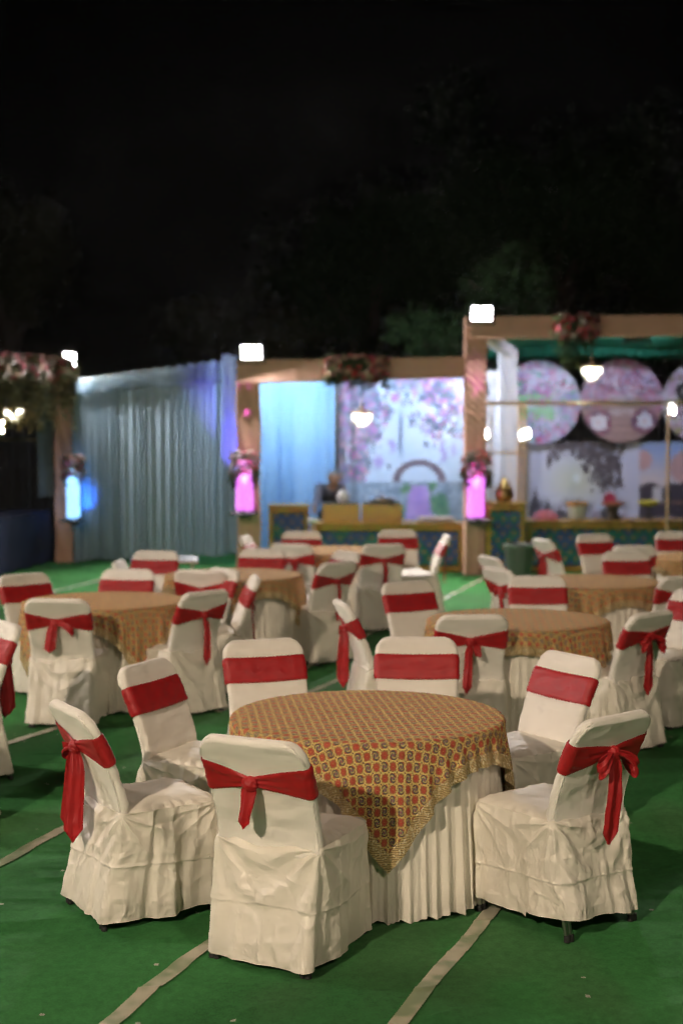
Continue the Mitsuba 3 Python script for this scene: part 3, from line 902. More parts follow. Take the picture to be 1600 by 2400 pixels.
GF = 'white floodlights of the lawn'
COOL, WARM, BLUE = (1.0, 0.93, 0.88), (1.0, 0.80, 0.60), (0.50, 0.72, 1.0)
p2, p3, p1 = at(589, 826, 20.25), at(1128, 735, 19.85), at(164, 842, 21.62)
floodlight('white floodlight on top of the left pillar of the middle gate', p2, 0, 14, 90, COOL, GF)
floodlight('white floodlight on top of the tall pleated peach pillar, highest of the lamps', p3, 0, 14, 90, COOL, GF)
floodlight('white floodlight over the flower garland at the left end of the grey curtain, turned right', p1, 66, 2, 48, COOL, GF, 0.3, 0.2)
# lamps of the lawn outside the frame, on their poles
floodlight('warm floodlight on a pole behind the photographer', (-5.8, -4.2, 6.6), 155, 30, 275, WARM, GF, pole=True, hood=0.27)
floodlight('white floodlight on a pole beside the lawn at the left', (-8.5, 9.3, 4.4), 88, 22, 85, (1.0, 0.86, 0.78), GF, pole=True, hood=0.25)
floodlight('warm floodlight on a pole behind the photographer at the right', (4.5, -3.5, 7.6), 201, 34, 80, WARM, GF, w=0.5, h=0.34, pole=True, hood=0.42)


# ------------------------------------------------------------------ drapery of the stalls
def curtain(x0, y0, x1, y1, zt0, zt1, zb0, zb1, folds, amp, seed, n=420, rows=40):
    """Hanging pleated cloth between two ground points; a sheet with a little thickness from its folds."""
    rng = np.random.default_rng(seed)
    u = np.linspace(0, 1, n)
    w = 0.45 + rng.random(folds)
    ph = np.interp(u, np.concatenate([[0], np.cumsum(w) / w.sum()]), np.arange(folds + 1)) * 2 * PI
    t = np.linspace(0, 1, rows)[:, None]
    d = np.array([x1 - x0, y1 - y0]); L = np.linalg.norm(d); d /= L
    nr = np.array([d[1], -d[0]])
    am = amp * np.interp(u, np.linspace(0, 1, 12), 0.5 + rng.random(12))
    off = am[None] * (0.45 + 0.75 * t) * np.sin(ph[None] + 1.1 * t * np.sin(3 * u + seed)[None])
    off += 0.03 * (meshkit.noise(np.stack([u[None] * L * 1.5 + 0 * t, 2 * t + 0 * u[None], 0 * t + 0 * u[None]], -1) + seed, 1) - 0.5) * t
    zt = zt0 + (zt1 - zt0) * u + 0.02 * np.sin(ph / 4)
    zb = zb0 + (zb1 - zb0) * u + 0.02 * np.sin(ph * 0.13 + seed)
    z = zt[None] * (1 - t) + zb[None] * t
    x = x0 + d[0] * L * u[None] + nr[0] * off
    y = y0 + d[1] * L * u[None] + nr[1] * off
    return np.stack([x, y, z], -1).reshape(-1, 3), quads(rows, n)


def slab_skin(half_x, half_y, z0, z1, folds=None, n=96, rows=60):
    q, nr, s = outline(half_x, half_y, -half_y, 0.02, 0.02, n)
    z = np.linspace(z0, z1, rows)[:, None] + 0 * s[None]
    v = np.concatenate([np.repeat(q[None], rows, 0), z[..., None]], -1)
    if folds is not None:
        v[..., :2] += nr[None] * folds(v)[..., None]
    return v.reshape(-1, 3), quads(rows, n, True)


def beam(x0, y0, x1, y1, z0a, z1a, z0b, z1b, depth, seed):
    """Cloth-wrapped beam between two points with its own bottom and top height at each end."""
    m = box(1, 1, 1)
    n = 60
    u = np.linspace(0, 1, n)
    d = np.array([x1 - x0, y1 - y0]); L = np.linalg.norm(d); d /= L
    nr = np.array([d[1], -d[0]])
    ringt = np.linspace(0, 1, 41)[:-1]
    per = np.array([[-1, 0], [-1, 1], [1, 1], [1, 0], [-1, 0]])
    pr = np.stack([np.interp(ringt * 4, range(5), per[:, k]) for k in (0, 1)], 1)
    zb, zt = z0a + (z0b - z0a) * u, z1a + (z1b - z1a) * u
    off = pr[None, :, 0] * depth / 2 + 0 * u[:, None]
    z = zb[:, None] + (zt - zb)[:, None] * pr[None, :, 1]
    wob = 0.012 * (ridged(np.stack([u[:, None] * L * 3 + 0 * z, z * 8, off * 4], -1), seed) - 0.5)
    off = off * (1 + wob * 4)
    z = z + wob
    x = x0 + d[0] * L * u[:, None] + nr[0] * off
    y = y0 + d[1] * L * u[:, None] + nr[1] * off
    v = np.stack([x, y, z], -1).reshape(-1, 3)
    f = quads(n, 40, True)
    v = np.vstack([v, v[:40].mean(0), v[-40:].mean(0)])
    j = np.arange(40)
    e = (n - 1) * 40
    f = np.vstack([f, np.stack([(j + 1) % 40, j, j * 0 + len(v) - 2], 1), np.stack([e + j, e + (j + 1) % 40, j * 0 + len(v) - 1], 1)])
    return v, f


# big grey-blue curtain
a, b = at(168, 891, 21.9), at(541, 843, 21.5)
k = thing('stage_curtain', 'tall pleated grey-blue curtain between the left pillar and the middle gate', 'curtain')
zh = 0.20
put(k, 'drape', ply(curtain(a[0], a[1], b[0], b[1], a[2] - zh, b[2] - zh - 0.1, 0.03, 0.16, 25, 0.022, 5, 900), 'blue_curtain', True))
put(k, 'header', ply(curtain(a[0] - 0.02, a[1] - 0.1, b[0], b[1] - 0.1, a[2], b[2], a[2] - zh - 0.02, b[2] - zh - 0.12, 60, 0.02, 6, 620, 12), 'blue_curtain', True))
put(k, 'rail', ply(tube([(a[0] - 0.05, a[1] - 0.04, a[2] - 0.02), (b[0] + 0.05, b[1] - 0.04, b[2] - 0.02)], 0.02), 'black_metal', 40))
put(k, 'side_fall', ply(curtain(b[0] - 0.12, b[1] - 0.16, b[0] + 0.12, b[1] - 0.35, b[2] + 0.05, b[2] + 0.06, 0.2, 0.2, 4, 0.03, 7, 80), 'blue_curtain', True))

# left side stall
a = at(146, 952, 21.9)
k = thing('peach_pillar', 'peach cloth wrapped pillar at the left end of the grey curtain', 'pillar', 'peach pillars')
put(k, 'cloth_wrap', ply(slab_skin(0.135, 0.13, 0.0, 2.9, lambda v: 0.01 * np.sin(v[..., 2] * 7 + v[..., 0] * 30)), 'peach', 40), spot_world(a[0], a[1] + 0.15, 0))
k = thing('stall_counter', 'dark blue cloth counter along the left side of the lawn', 'counter', 'buffet counters')
put(k, 'front_cloth', ply(curtain(-5.0, 17.8, -4.47, 22.3, 0.78, 0.78, 0.02, 0.02, 60, 0.008, 8, 400, 20), 'navy', True))
top = trimesh.Trimesh(np.array([[-5.0, 17.8, 0.79], [-4.45, 22.3, 0.79], [-5.2, 22.35, 0.79], [-5.75, 17.85, 0.79], [-5.0, 17.8, 0.81], [-4.45, 22.3, 0.81], [-5.2, 22.35, 0.81], [-5.75, 17.85, 0.81]]), None)
put(k, 'counter_top', ply(trimesh.convex.convex_hull(top.vertices), 'navy'))
put(k, 'end_panel', ply(box(0.7, 0.03, 0.76, (-4.9, 22.28, 0.39)), 'navy'))
k = thing('gate_beam', 'peach beam under the flower garland at the left', 'beam', 'peach gate beams')
put(k, 'cloth_wrap', ply(beam(-4.95, 17.6, -4.42, 22.0, 2.76, 3.05, 2.72, 2.98, 0.2, 4), 'peach', 40))
k = thing('side_curtain', 'dark blue curtain strip hanging left of the left pillar', 'curtain')
put(k, 'drape', ply(curtain(-4.72, 22.15, -4.5, 22.2, 2.8, 2.8, 1.0, 1.0, 5, 0.03, 12, 60), 'blue_curtain', True))
k = thing('dark_backcloth', 'black cloth closing the stall at the left', 'curtain')
put(k, 'drape', ply(curtain(-8.0, 24.0, -4.3, 24.2, 2.7, 2.8, 0.0, 0.0, 40, 0.03, 13, 300), 'black_cloth', True))
k = thing('brass_rail', 'thin brass rail across the dark stall at the left', 'rail')
put(k, 'rod', ply(tube([at(-60, 1030, 21.5), at(104, 1030, 22.6)], 0.018), 'brass_dark', 40))

# middle gate
a = at(582, 893, 20.6)
k = thing('peach_pillar', 'peach cloth pillar at the left of the middle gate, beside the grey curtain', 'pillar', 'peach pillars')
put(k, 'cloth_wrap', ply(slab_skin(0.165, 0.15, 0.0, 3.0, lambda v: 0.012 * np.sin(v[..., 2] * 5 + v[..., 0] * 26)), 'peach', 40), spot_world(a[0], 20.6, 0))
a, b = at(556, 845, 20.35), at(1094, 838, 20.2)
k = thing('gate_beam', 'peach beam across the middle gate, between the two floodlit pillars', 'beam', 'peach gate beams')
put(k, 'cloth_wrap', ply(beam(a[0], 20.5, b[0], 20.3, at(0, 898, 20.4)[2], a[2], at(0, 884, 20.2)[2], b[2], 0.3, 5), 'peach', 40))
a = at(1114, 760, 20.1)
k = thing('peach_pillar', 'tall peach pillar between the two stalls with ruched cloth at its top', 'pillar', 'peach pillars')


def ruche(v):
    up = np.clip((v[..., 2] - 1.75) / 0.5, 0, 1)
    return up * 0.013 * np.abs(np.sin((v[..., 2] + 0.6 * v[..., 0]) * 26 + 2.5 * meshkit.noise(v * 4, 3) + 1.5 * np.sin(v[..., 0] * 9))) + (1 - up) * 0.01 * np.sin(v[..., 0] * 40)


put(k, 'cloth_wrap', ply(slab_skin(0.145, 0.14, 0.0, 3.62, ruche, 120, 240), 'peach', 60), spot_world(a[0], 20.15, 0))
a, b = at(1100, 745, 20.1), at(1700, 740, 20.1)
k = thing('gate_beam', 'peach beam over the right stall, highest of the beams', 'beam', 'peach gate beams')
put(k, 'cloth_wrap', ply(beam(a[0], 20.1, b[0], 20.1, at(0, 795, 20.1)[2], a[2], at(0, 785, 20.1)[2], b[2], 0.34, 6), 'peach', 40))

a, b = at(600, 890, 22.4), at(790, 890, 22.6)
k = thing('stage_curtain', 'light blue pleated curtain inside the middle gate, lit from above', 'curtain')
put(k, 'drape', ply(curtain(a[0] - 0.1, 22.4, b[0], 22.6, 2.95, 2.95, 0.1, 0.1, 22, 0.03, 21, 360), 'light_blue_curtain', True))
a = at(789, 890, 22.3)
k = thing('frame_post', 'thin black post between the light blue curtain and the printed backdrop', 'post')
put(k, 'tube', ply(tube([(a[0], 22.35, 0), (a[0], 22.35, 3.0)], 0.035), 'black_metal', 40))


def confetti(x, z, dens, cols, sky, seed=0.0):
    """Leaves and petals: small cells, each filled with one of cols where the density allows, else left as sky."""
    c = sky
    for i, (fx, fz) in enumerate(((17, 17), (30, 30), (46, 46))):
        wx = x + 0.02 * noise(x * 14 + seed, z * 14 + i * 5)
        f1, f2, r = voronoi(wx * fx + seed + 3 * i, z * fz + 7 * i)
        pick = r * 7.31 - dr.floor(r * 7.31)
        q = mi.Color3f(cols[0])
        for j, t in enumerate(cols[1:]):
            q = dr.select(pick > (j + 1) / len(cols), mi.Color3f(t), q)
        on = smoothstep(0.02, 0.12, dens - r) * smoothstep(0.62, 0.46, f1)
        c = mix(c, q, on)
    return c


def n_backdrop(p, n, uv):
    """Printed garden scene: pale wall with flower vines along the top and left, an arch, a low stone wall, a violet path."""
    x, z = uv.x, uv.y                       # 0..1 across and up
    w = fbm(x * 7, z * 7) - 0.5
    w2 = fbm(x * 22 + 5, z * 22) - 0.5
    col = mix((0.56, 0.68, 0.88), (0.64, 0.73, 0.90), z)
    top = smoothstep(0.58, 0.92, z + 0.5 * w + 0.07 * dr.sin(x * 8)) * smoothstep(0.20, 0.45, x)
    left = smoothstep(0.34, 0.12, x + 0.4 * w) * smoothstep(0.14, 0.24, z)
    veg = dr.maximum(0.85 * top, 0.95 * left)
    col = confetti(x, z, veg, ((0.10, 0.13, 0.24), (0.20, 0.24, 0.36), (0.34, 0.20, 0.46), (0.14, 0.18, 0.20), (0.52, 0.18, 0.46), (0.30, 0.32, 0.46), (0.56, 0.36, 0.46)), col)
    hang = smoothstep(0.022, 0.006, dr.abs(x - 0.46 + 0.02 * w)) * smoothstep(0.46, 0.56, z) * smoothstep(0.82, 0.7, z)
    col = mix(col, (0.16, 0.20, 0.32), hang)
    for cx, z0, z1 in ((0.30, 0.42, 0.50), (0.40, 0.52, 0.60), (0.78, 0.46, 0.60), (0.86, 0.50, 0.58), (0.93, 0.52, 0.60), (0.64, 0.62, 0.68)):
        m = smoothstep(0.03, 0.01, dr.abs(x - cx + 0.08 * w2)) * smoothstep(z0 - 0.02, z0 + 0.03, z) * smoothstep(z1 + 0.02, z1 - 0.03, z)
        col = mix(col, (0.36, 0.24, 0.62), m * 0.8)
    stone = smoothstep(0.345, 0.325, z + 0.02 * w)
    f1, f2, r = voronoi(x * 26, z * 34)
    sc = mix((0.24, 0.33, 0.46), (0.44, 0.53, 0.66), r)
    sc = mix((0.14, 0.20, 0.32), sc, smoothstep(0.03, 0.14, f2 - f1))
    col = mix(col, sc, stone)
    ax, az = (x - 0.60) * 0.72, z - 0.335
    rr = dr.sqrt(ax * ax + az * az)
    arch = smoothstep(0.096, 0.108, rr) * smoothstep(0.150, 0.134, rr) * smoothstep(-0.01, 0.01, az)
    col = mix(col, mix((0.14, 0.11, 0.16), (0.26, 0.20, 0.26), noise(x * 60, z * 60)), arch)
    path = smoothstep(0.02, 0.0, dr.abs(x - 0.60 + 0.02 * w) - 0.06 - 0.16 * (0.30 - z)) * smoothstep(0.32, 0.30, z)
    col = mix(col, mix((0.44, 0.28, 0.74), (0.54, 0.38, 0.80), noise(x * 20, z * 8)), path)
    for cx, cz, rx, rz in ((0.76, 0.20, 0.07, 0.10), (0.45, 0.12, 0.05, 0.09), (0.50, 0.29, 0.04, 0.03), (0.70, 0.31, 0.04, 0.03)):
        d = dr.sqrt(dr.square((x - cx) / rx) + dr.square((z - cz) / rz)) + 1.2 * w2
        col = mix(col, mix((0.08, 0.22, 0.16), (0.18, 0.36, 0.22), noise(x * 50, z * 50)), smoothstep(1.1, 0.6, d))
    return col


P('backdrop_print', proc(n_backdrop), 0.35, specular=0.5)


def panel(p0, p1, y, bsdf, thick=0.03):
    """An upright print facing the lawn: front sheet with uv from 0 to 1 and a body behind."""
    (x0, z0), (x1, z1) = p0, p1
    v = np.array([[x0, y, z0], [x1, y, z0], [x1, y, z1], [x0, y, z1]])
    uv = np.array([[0, 0], [1, 0], [1, 1], [0, 1.0]])
    return ply((v, np.array([[0, 1, 2], [0, 2, 3]])), bsdf, False, uv=uv), ply(box(x1 - x0, thick, z1 - z0, ((x0 + x1) / 2, y + thick / 2 + 0.004, (z0 + z1) / 2)), 'black_metal')


a, b = at(792, 880, 22.9), at(1108, 1213, 22.9)
k = thing('printed_backdrop', 'large printed garden backdrop with arch and violet path in the middle stall', 'backdrop')
f, m = panel((a[0], 0.35), (b[0], a[2]), 22.9, 'backdrop_print')
put(k, 'print', f)
put(k, 'board', m)


def counter(label, x0, x1, y0, depth, ztop, group='buffet counters', cells=1):
    k = thing('stall_counter', label, 'counter', group)
    w = x1 - x0
    cx = (x0 + x1) / 2
    put(k, 'body', ply(box(w - 0.03, depth - 0.03, ztop - 0.06, (cx, y0 + depth / 2 + 0.012, (ztop - 0.06) / 2 + 0.01)), 'navy'))
    put(k, 'front_panel', ply(box(w - 0.14, 0.02, ztop - 0.24, (cx, y0 + 0.012, ztop / 2 - 0.01)), 'brocade'))
    put(k, 'counter_top', ply(box(w + 0.04, depth + 0.05, 0.035, (cx, y0 + depth / 2, ztop - 0.0175), 0.008), 'gold_frame'))
    put(k, 'frame_rail', ply(box(w, 0.04, 0.075, (cx, y0, ztop - 0.075), 0.01), 'gold_frame'))
    put(k, 'frame_rail', ply(box(w, 0.04, 0.08, (cx, y0, 0.05), 0.01), 'gold_frame'))
    for x in (x0 + 0.035, x1 - 0.035):
        put(k, 'frame_post', ply(box(0.07, 0.042, ztop - 0.2, (x, y0, ztop / 2 - 0.01), 0.01), 'gold_frame'))
    return k


xa, xb = at(735, 1230, 20.35)[0], at(1085, 1230, 20.35)[0]
ZC = at(0, 1226, 20.35)[2]
counter('middle buffet counter with peacock blue patterned front and gold frame', xa, xb, 20.35, 0.75, ZC)
xa, xb = at(630, 1184, 20.9)[0], at(724, 1184, 20.9)[0]
counter('small square counter with gold frame left of the middle buffet counter', xa, xb, 20.8, 0.55, at(0, 1184, 20.8)[2])
xa, xb = at(1139, 1178, 19.9)[0], at(1231, 1178, 19.9)[0]
ZP = at(0, 1178, 19.9)[2]
counter('tall square pedestal counter carrying the brass pot, beside the tall pillar', xa, xb, 19.9, 0.55, ZP)
XP, YP = (xa + xb) / 2, 20.17
xa, xb = at(1233, 1222, 20.35)[0], at(1720, 1222, 20.35)[0]
ZR = at(0, 1221, 20.35)[2]
counter('long dark blue patterned buffet counter with gold ledge in the right stall', xa, xb, 20.35, 0.7, ZR)


def gold_box(px0, px1, label):
    a, b = at(px0, 1180, 20.55), at(px1, 1180, 20.55)
    k = thing('display_box', label, 'box', 'gold boxes on the middle counter')
    h = a[2] - ZC
    put(k, 'body', ply(box(b[0] - a[0], 0.42, h - 0.02, ((a[0] + b[0]) / 2, 20.75, ZC + (h - 0.02) / 2 + 0.001), 0.012), 'gold_sequin'))
    put(k, 'rim', ply(box(b[0] - a[0] - 0.03, 0.40, 0.022, ((a[0] + b[0]) / 2, 20.75, ZC + h - 0.006), 0.004), 'black_metal'))
    return (a[0] + b[0]) / 2, ZC + h + 0.005


x, z = gold_box(756, 842, 'gold sequin box on the middle counter, the left one before the man')
k = thing('serving_bowl', 'small white bowl on the left gold box', 'bowl')
put(k, 'bowl', ply(lathe([(0, 0), (0.05, 0), (0.09, 0.05), (0.1, 0.1), (0.094, 0.1), (0.08, 0.05), (0.04, 0.012), (0, 0.012)], 32), 'white_cloth', 40), spot_world(x + 0.03, 20.72, 0, z))
put(k, 'cloth_bundle', ply(trimesh.creation.icosphere(subdivisions=3, radius=0.075), 'white_cloth', True), spot_world(x + 0.03, 20.72, 0, z + 0.115))
x, z = gold_box(848, 942, 'gold sequin box on the middle counter, the right one with shiny corner')
k = thing('serving_dish', 'silver oval serving dish on the right gold box', 'dish')
put(k, 'dish', {**ply(lathe([(0, 0.0), (0.16, 0.0), (0.2, 0.035), (0.205, 0.045), (0.19, 0.045), (0.15, 0.012), (0, 0.012)], 40), 'silver', 40)}, spot_world(x + 0.02, 20.74, 0, z))
put(k, 'lid', {**ply(lathe([(0.19, 0.046), (0.17, 0.075), (0.1, 0.1), (0.02, 0.108), (0.02, 0.125), (0, 0.127)], 40), 'silver', 40)}, spot_world(x + 0.02, 20.74, 0, z))
a = at(1020, 1222, 20.7)
k = thing('serving_tray', 'long silver tray lying at the right end of the middle counter', 'tray')
put(k, 'tray', ply(box(0.56, 0.34, 0.02, (a[0], 20.7, ZC + 0.031), 0.006), 'silver'))
put(k, 'napkin_stack', ply(box(0.5, 0.28, 0.03, (a[0], 20.7, ZC + 0.057), 0.008), 'white_cloth'))
a = at(733, 1236, 20.2)
k = thing('paper_cup_holder', 'peach cup stand with white top at the left end of the middle counter', 'stand')
put(k, 'stem', ply(lathe([(0, 0.0), (0.04, 0), (0.035, at(0, 1224, 20.2)[2]), (0, at(0, 1224, 20.2)[2])], 24), 'peach', 40), spot_world(a[0], 20.2, 0))
put(k, 'top', ply(lathe([(0, 0), (0.07, 0), (0.075, 0.02), (0.075, 0.055), (0.0, 0.06)], 24), 'white_cloth', 40), spot_world(a[0], 20.2, 0, at(0, 1224, 20.2)[2]))

# ------------------------------------------------------------------ right stall
a = at(1190, 800, 22.4)
k = thing('white_column', 'white cloth wrapped column with slanting brace in the right stall', 'column')
put(k, 'shaft', ply(slab_skin(0.145, 0.14, 0.0, 3.3, lambda v: 0.006 * np.sin(v[..., 2] * 6 + v[..., 0] * 40)), 'white_cloth', 40), spot_world(a[0], 22.4, 0))
b = at(1140, 806, 21.0)
put(k, 'brace', ply(tube([(b[0] - 0.1, 20.5, 3.42), (a[0], 22.3, 3.28)], 0.12, 8), 'white_cloth', 40))
a, b = at(1165, 796, 21.6), at(1720, 796, 21.6)
k = thing('canopy_cloth', 'green cloth canopy under the right beam', 'canopy')
X, Y = np.meshgrid(np.linspace(a[0], b[0], 60), np.linspace(20.4, 24.2, 30), indexing='ij')
Zc = 3.48 - 0.06 * (Y - 20.4) + 0.05 * np.sin(X * 2.2) * np.sin((Y - 20.4) * 0.8) - 0.0
put(k, 'roof', ply((np.stack([X, Y, Zc], -1).reshape(-1, 3), quads(60, 30)), 'green_canopy', True))
put(k, 'valance', ply(curtain(a[0], 22.6, b[0], 22.6, 3.36, 3.36, 3.22, 3.24, 30, 0.02, 31, 300, 8), 'green_canopy', True))

DISC_Y = 24.0


def n_disc_a(p, n, uv):
    x, z = uv.x, uv.y
    w = fbm(x * 4 + 2, z * 4) - 0.5
    c = mix((0.60, 0.62, 0.80), (0.50, 0.48, 0.72), smoothstep(0.4, 0.6, fbm(x * 3, z * 3 + 4)))
    c = mix(c, (0.20, 0.15, 0.36), smoothstep(0.42, 0.30, dr.sqrt(dr.square(x + 0.62) + dr.square(z - 0.42)) + 0.3 * w))
    c = mix(c, (0.50, 0.22, 0.50), smoothstep(0.36, 0.24, dr.sqrt(dr.square(x - 0.05) + dr.square(z - 0.20)) + 0.25 * w))
    c = mix(c, (0.28, 0.34, 0.64), smoothstep(0.30, 0.20, dr.sqrt(dr.square(x - 0.72) + dr.square(z + 0.02)) + 0.2 * w))
    c = confetti(x * 0.36, z * 0.36, 0.42 + 0 * x, ((0.08, 0.34, 0.28), (0.50, 0.10, 0.26), (0.38, 0.24, 0.58), (0.60, 0.34, 0.58), (0.66, 0.66, 0.80)), c, 9.0)
    band = (x < 0.34 + 0.2 * w) & (((z > 0.0) & (z < 0.20)) | ((z > -0.42) & (z < -0.10)))
    gx = x * 7.3
    stroke = (dr.abs(gx - dr.floor(gx) - 0.5) > 0.18) | (dr.abs((z + 0.10) * 8 - dr.floor((z + 0.10) * 8) - 0.5) > 0.34)
    c = dr.select(band & stroke & (cell_rand(gx, z * 9, 3) > 0.18), mi.Color3f(0.26, 0.62, 0.28), c)
    return c


def n_disc_b(p, n, uv):
    x, z = uv.x, uv.y
    c = mix((0.30, 0.19, 0.19), (0.40, 0.27, 0.26), noise(x * 2, z * 24))
    seam = dr.abs(z * 5 - dr.floor(z * 5) - 0.5) > 0.46
    c = dr.select(seam, mi.Color3f(0.22, 0.14, 0.14), c)
    wd = fbm(x * 5, z * 5) - 0.5
    fl = smoothstep(0.0, 0.35, z + 0.5 * wd + 0.05 + 0.25 * dr.abs(x))
    c = confetti(x * 0.33, z * 0.33, fl, ((0.50, 0.42, 0.60), (0.26, 0.06, 0.15), (0.10, 0.09, 0.18), (0.46, 0.12, 0.24), (0.40, 0.30, 0.50), (0.64, 0.60, 0.72)), c, 5.0)
    for z0, z1, hw in ((0.0, 0.16, 0.34), (-0.34, -0.18, 0.30)):
        gx = x * 8.1
        on = (dr.abs(x) < hw) & (z > z0) & (z < z1) & ((dr.abs(gx - dr.floor(gx) - 0.5) > 0.24) | (dr.abs((z - z0) * 12 - dr.floor((z - z0) * 12) - 0.5) > 0.36)) & (cell_rand(gx, z * 11, 8) > 0.22)
        c = dr.select(on, mi.Color3f(0.54, 0.48, 0.52), c)
    for cx, cz in ((-0.56, -0.52), (0.56, -0.48)):
        ang = dr.atan2(z - cz, x - cx)
        d = dr.sqrt(dr.square(x - cx) + dr.square(z - cz)) + 0.10 * wd
        c = mix(c, mix((0.28, 0.04, 0.10), (0.10, 0.07, 0.14), noise(x * 16, z * 16)), smoothstep(0.36, 0.28, d))
        c = mix(c, (0.70, 0.70, 0.80), smoothstep(0.22, 0.18, d + 0.03 * dr.cos(6 * ang)))
        c = mix(c, (0.56, 0.30, 0.32), smoothstep(0.06, 0.03, d))
    return c


def n_disc_c(p, n, uv):
    x, z = uv.x, uv.y
    w = fbm(x * 4, z * 4) - 0.5
    c = mix((0.58, 0.56, 0.72), (0.52, 0.38, 0.56), smoothstep(0.45, 0.6, fbm(x * 5, z * 5)))
    c = confetti(x * 0.33, z * 0.33, 0.25 + 0 * x, ((0.34, 0.32, 0.16), (0.40, 0.26, 0.46), (0.66, 0.64, 0.74)), c, 2.0)
    d = dr.sqrt(dr.square(x + 0.45) + dr.square(z - 0.25)) + 0.1 * w
    c = mix(c, (0.04, 0.04, 0.05), smoothstep(0.26, 0.2, d))
    return mix(c, (0.40, 0.38, 0.40), smoothstep(0.09, 0.06, d))


P('disc_print_a', proc(n_disc_a), 0.4)
P('disc_print_b', proc(n_disc_b), 0.4)
P('disc_print_c', proc(n_disc_c), 0.4)


def disc(px, py, rpx, bsdf, label):
    c = at(px, py, DISC_Y)
    r = rpx * DISC_Y / FPX
    k = thing('round_sign', label, 'sign', 'round printed signs in the right stall')
    th = np.arange(72) * 2 * PI / 72
    v = np.vstack([[0, 0, 0], np.stack([r * np.cos(th), 0 * th, r * np.sin(th)], 1)])
    j = np.arange(72)
    f = np.stack([0 * j, 1 + j, 1 + (j + 1) % 72], 1)
    uv = v[:, [0, 2]] / r
    put(k, 'print', ply((v + c, f), bsdf, False, uv=uv))
    m = trimesh.creation.cylinder(r, 0.03, sections=72)
    m.apply_transform(trimesh.transformations.rotation_matrix(PI / 2, [1, 0, 0]))
    m.apply_translation(c + [0, 0.02, 0])
    put(k, 'board', ply(m, 'white_cloth'))


disc(1263, 944, 97, 'disc_print_a', 'round printed sign with green lettering, left of the three discs')
disc(1456, 940, 97, 'disc_print_b', 'round printed sign with roses over brown planks, middle of the three discs')
disc(1650, 942, 98, 'disc_print_c', 'pale round printed sign cut by the right edge, right of the three discs')


def n_poster_a(p, n, uv):
    x, z = uv.x, uv.y
    w = fbm(x * 9, z * 9) - 0.5
    c = mix((0.60, 0.62, 0.82), (0.62, 0.66, 0.58), smoothstep(0.45, 0.0, dr.sqrt(dr.square(x - 0.42) + dr.square(z - 0.58))))
    sun = dr.sqrt(dr.square((x - 0.43) * 1.4) + dr.square(z - 0.60))
    c = mix(c, (0.78, 0.86, 0.86), smoothstep(0.08, 0.02, sun))
    dens = smoothstep(0.55, 1.0, z + 0.12 * dr.sin(x * 11 + 1) + 0.3 * w) * smoothstep(0.10, 0.25, x) * smoothstep(0.92, 0.78, x)
    dens = dr.maximum(dens, smoothstep(0.17, 0.03, dr.abs(x - 0.72 + 0.1 * w)) * smoothstep(0.34, 0.6, z) * 0.95)
    c = confetti(x * 1.2, z * 0.55, dens, ((0.07, 0.06, 0.08), (0.12, 0.10, 0.13), (0.09, 0.08, 0.10)), c, 3.0)
    # firs at the left and a crowd of dark shapes along the foot
    fir = smoothstep(0.02, -0.02, dr.abs((x * 9 - dr.floor(x * 9)) - 0.5) * 0.5 + z - 0.30 - 0.22 * smoothstep(0.30, 0.0, x) - 0.10 * w) * smoothstep(0.50, 0.38, x)
    c = mix(c, (0.08, 0.075, 0.11), fir)
    f1, f2, r = voronoi(x * 15, z * 9)
    low = smoothstep(0.40, 0.18, z + 0.2 * w)
    c = mix(c, dr.select(r > 0.85, mi.Color3f(0.30, 0.26, 0.36), dr.select(r < 0.13, mi.Color3f(0.40, 0.52, 0.72), mi.Color3f(0.07, 0.065, 0.09))), low * smoothstep(0.95, 0.84, x) * smoothstep(0.75, 0.45, f1))
    red = dr.sqrt(dr.square((x - 0.73) / 0.07) + dr.square((z - 0.36) / 0.10))
    return mix(c, (0.42, 0.03, 0.08), smoothstep(1.0, 0.7, red))


def n_poster_b(p, n, uv):
    x, z = uv.x, uv.y
    w = fbm(x * 10, z * 6) - 0.5
    c = mix((0.66, 0.60, 0.68), (0.34, 0.46, 0.80), smoothstep(0.55, 0.95, z))
    for cx, cz, r in ((0.42, 0.72, 0.16), (0.02, 0.80, 0.10), (0.86, 0.78, 0.12)):
        d = dr.sqrt(dr.square(x - cx) + dr.square((z - cz) * 0.8))
        c = mix(c, (0.56, 0.36, 0.40), smoothstep(r, r - 0.02, d))
    c = mix(c, (0.06, 0.05, 0.08), smoothstep(0.54, 0.50, z + 0.12 * w))
    c = mix(c, (0.16, 0.10, 0.10), smoothstep(0.03, 0.01, dr.abs(z - 0.33)))
    c = mix(c, (0.62, 0.60, 0.68), smoothstep(0.05, 0.03, dr.abs(x - 0.16)) * smoothstep(0.52, 0.48, z) * smoothstep(0.30, 0.36, z))
    return mix(c, (0.56, 0.44, 0.60), smoothstep(0.16, 0.10, z + 0.2 * w))


P('poster_print_a', proc(n_poster_a), 0.4)
P('poster_print_b', proc(n_poster_b), 0.4)
YW = 24.3
for (x0, x1, bs, lb) in ((1241, 1496, 'poster_print_a', 'printed panel of a dark tree against pale sky under the left and middle discs'), (1498, 1760, 'poster_print_b', 'printed panel of an evening sky with pink globes under the right disc')):
    a, b = at(x0, 1036, YW), at(x1, 1230, YW)
    k = thing('printed_panel', lb, 'panel', 'printed panels in the right stall')
    f, m = panel((a[0], 0.3), (b[0], a[2]), YW, bs)
    put(k, 'print', f)
    put(k, 'board', m)
a, b = at(1214, 1036, 24.5), at(1244, 1230, 24.5)
k = thing('printed_panel', 'narrow pale lilac panel beside the white column', 'panel', 'printed panels in the right stall')
f, m = panel((a[0] - 0.1, 0.3), (b[0], at(0, 1000, 24.5)[2]), 24.5, 'white_cloth')
put(k, 'print', f)
put(k, 'board', m)
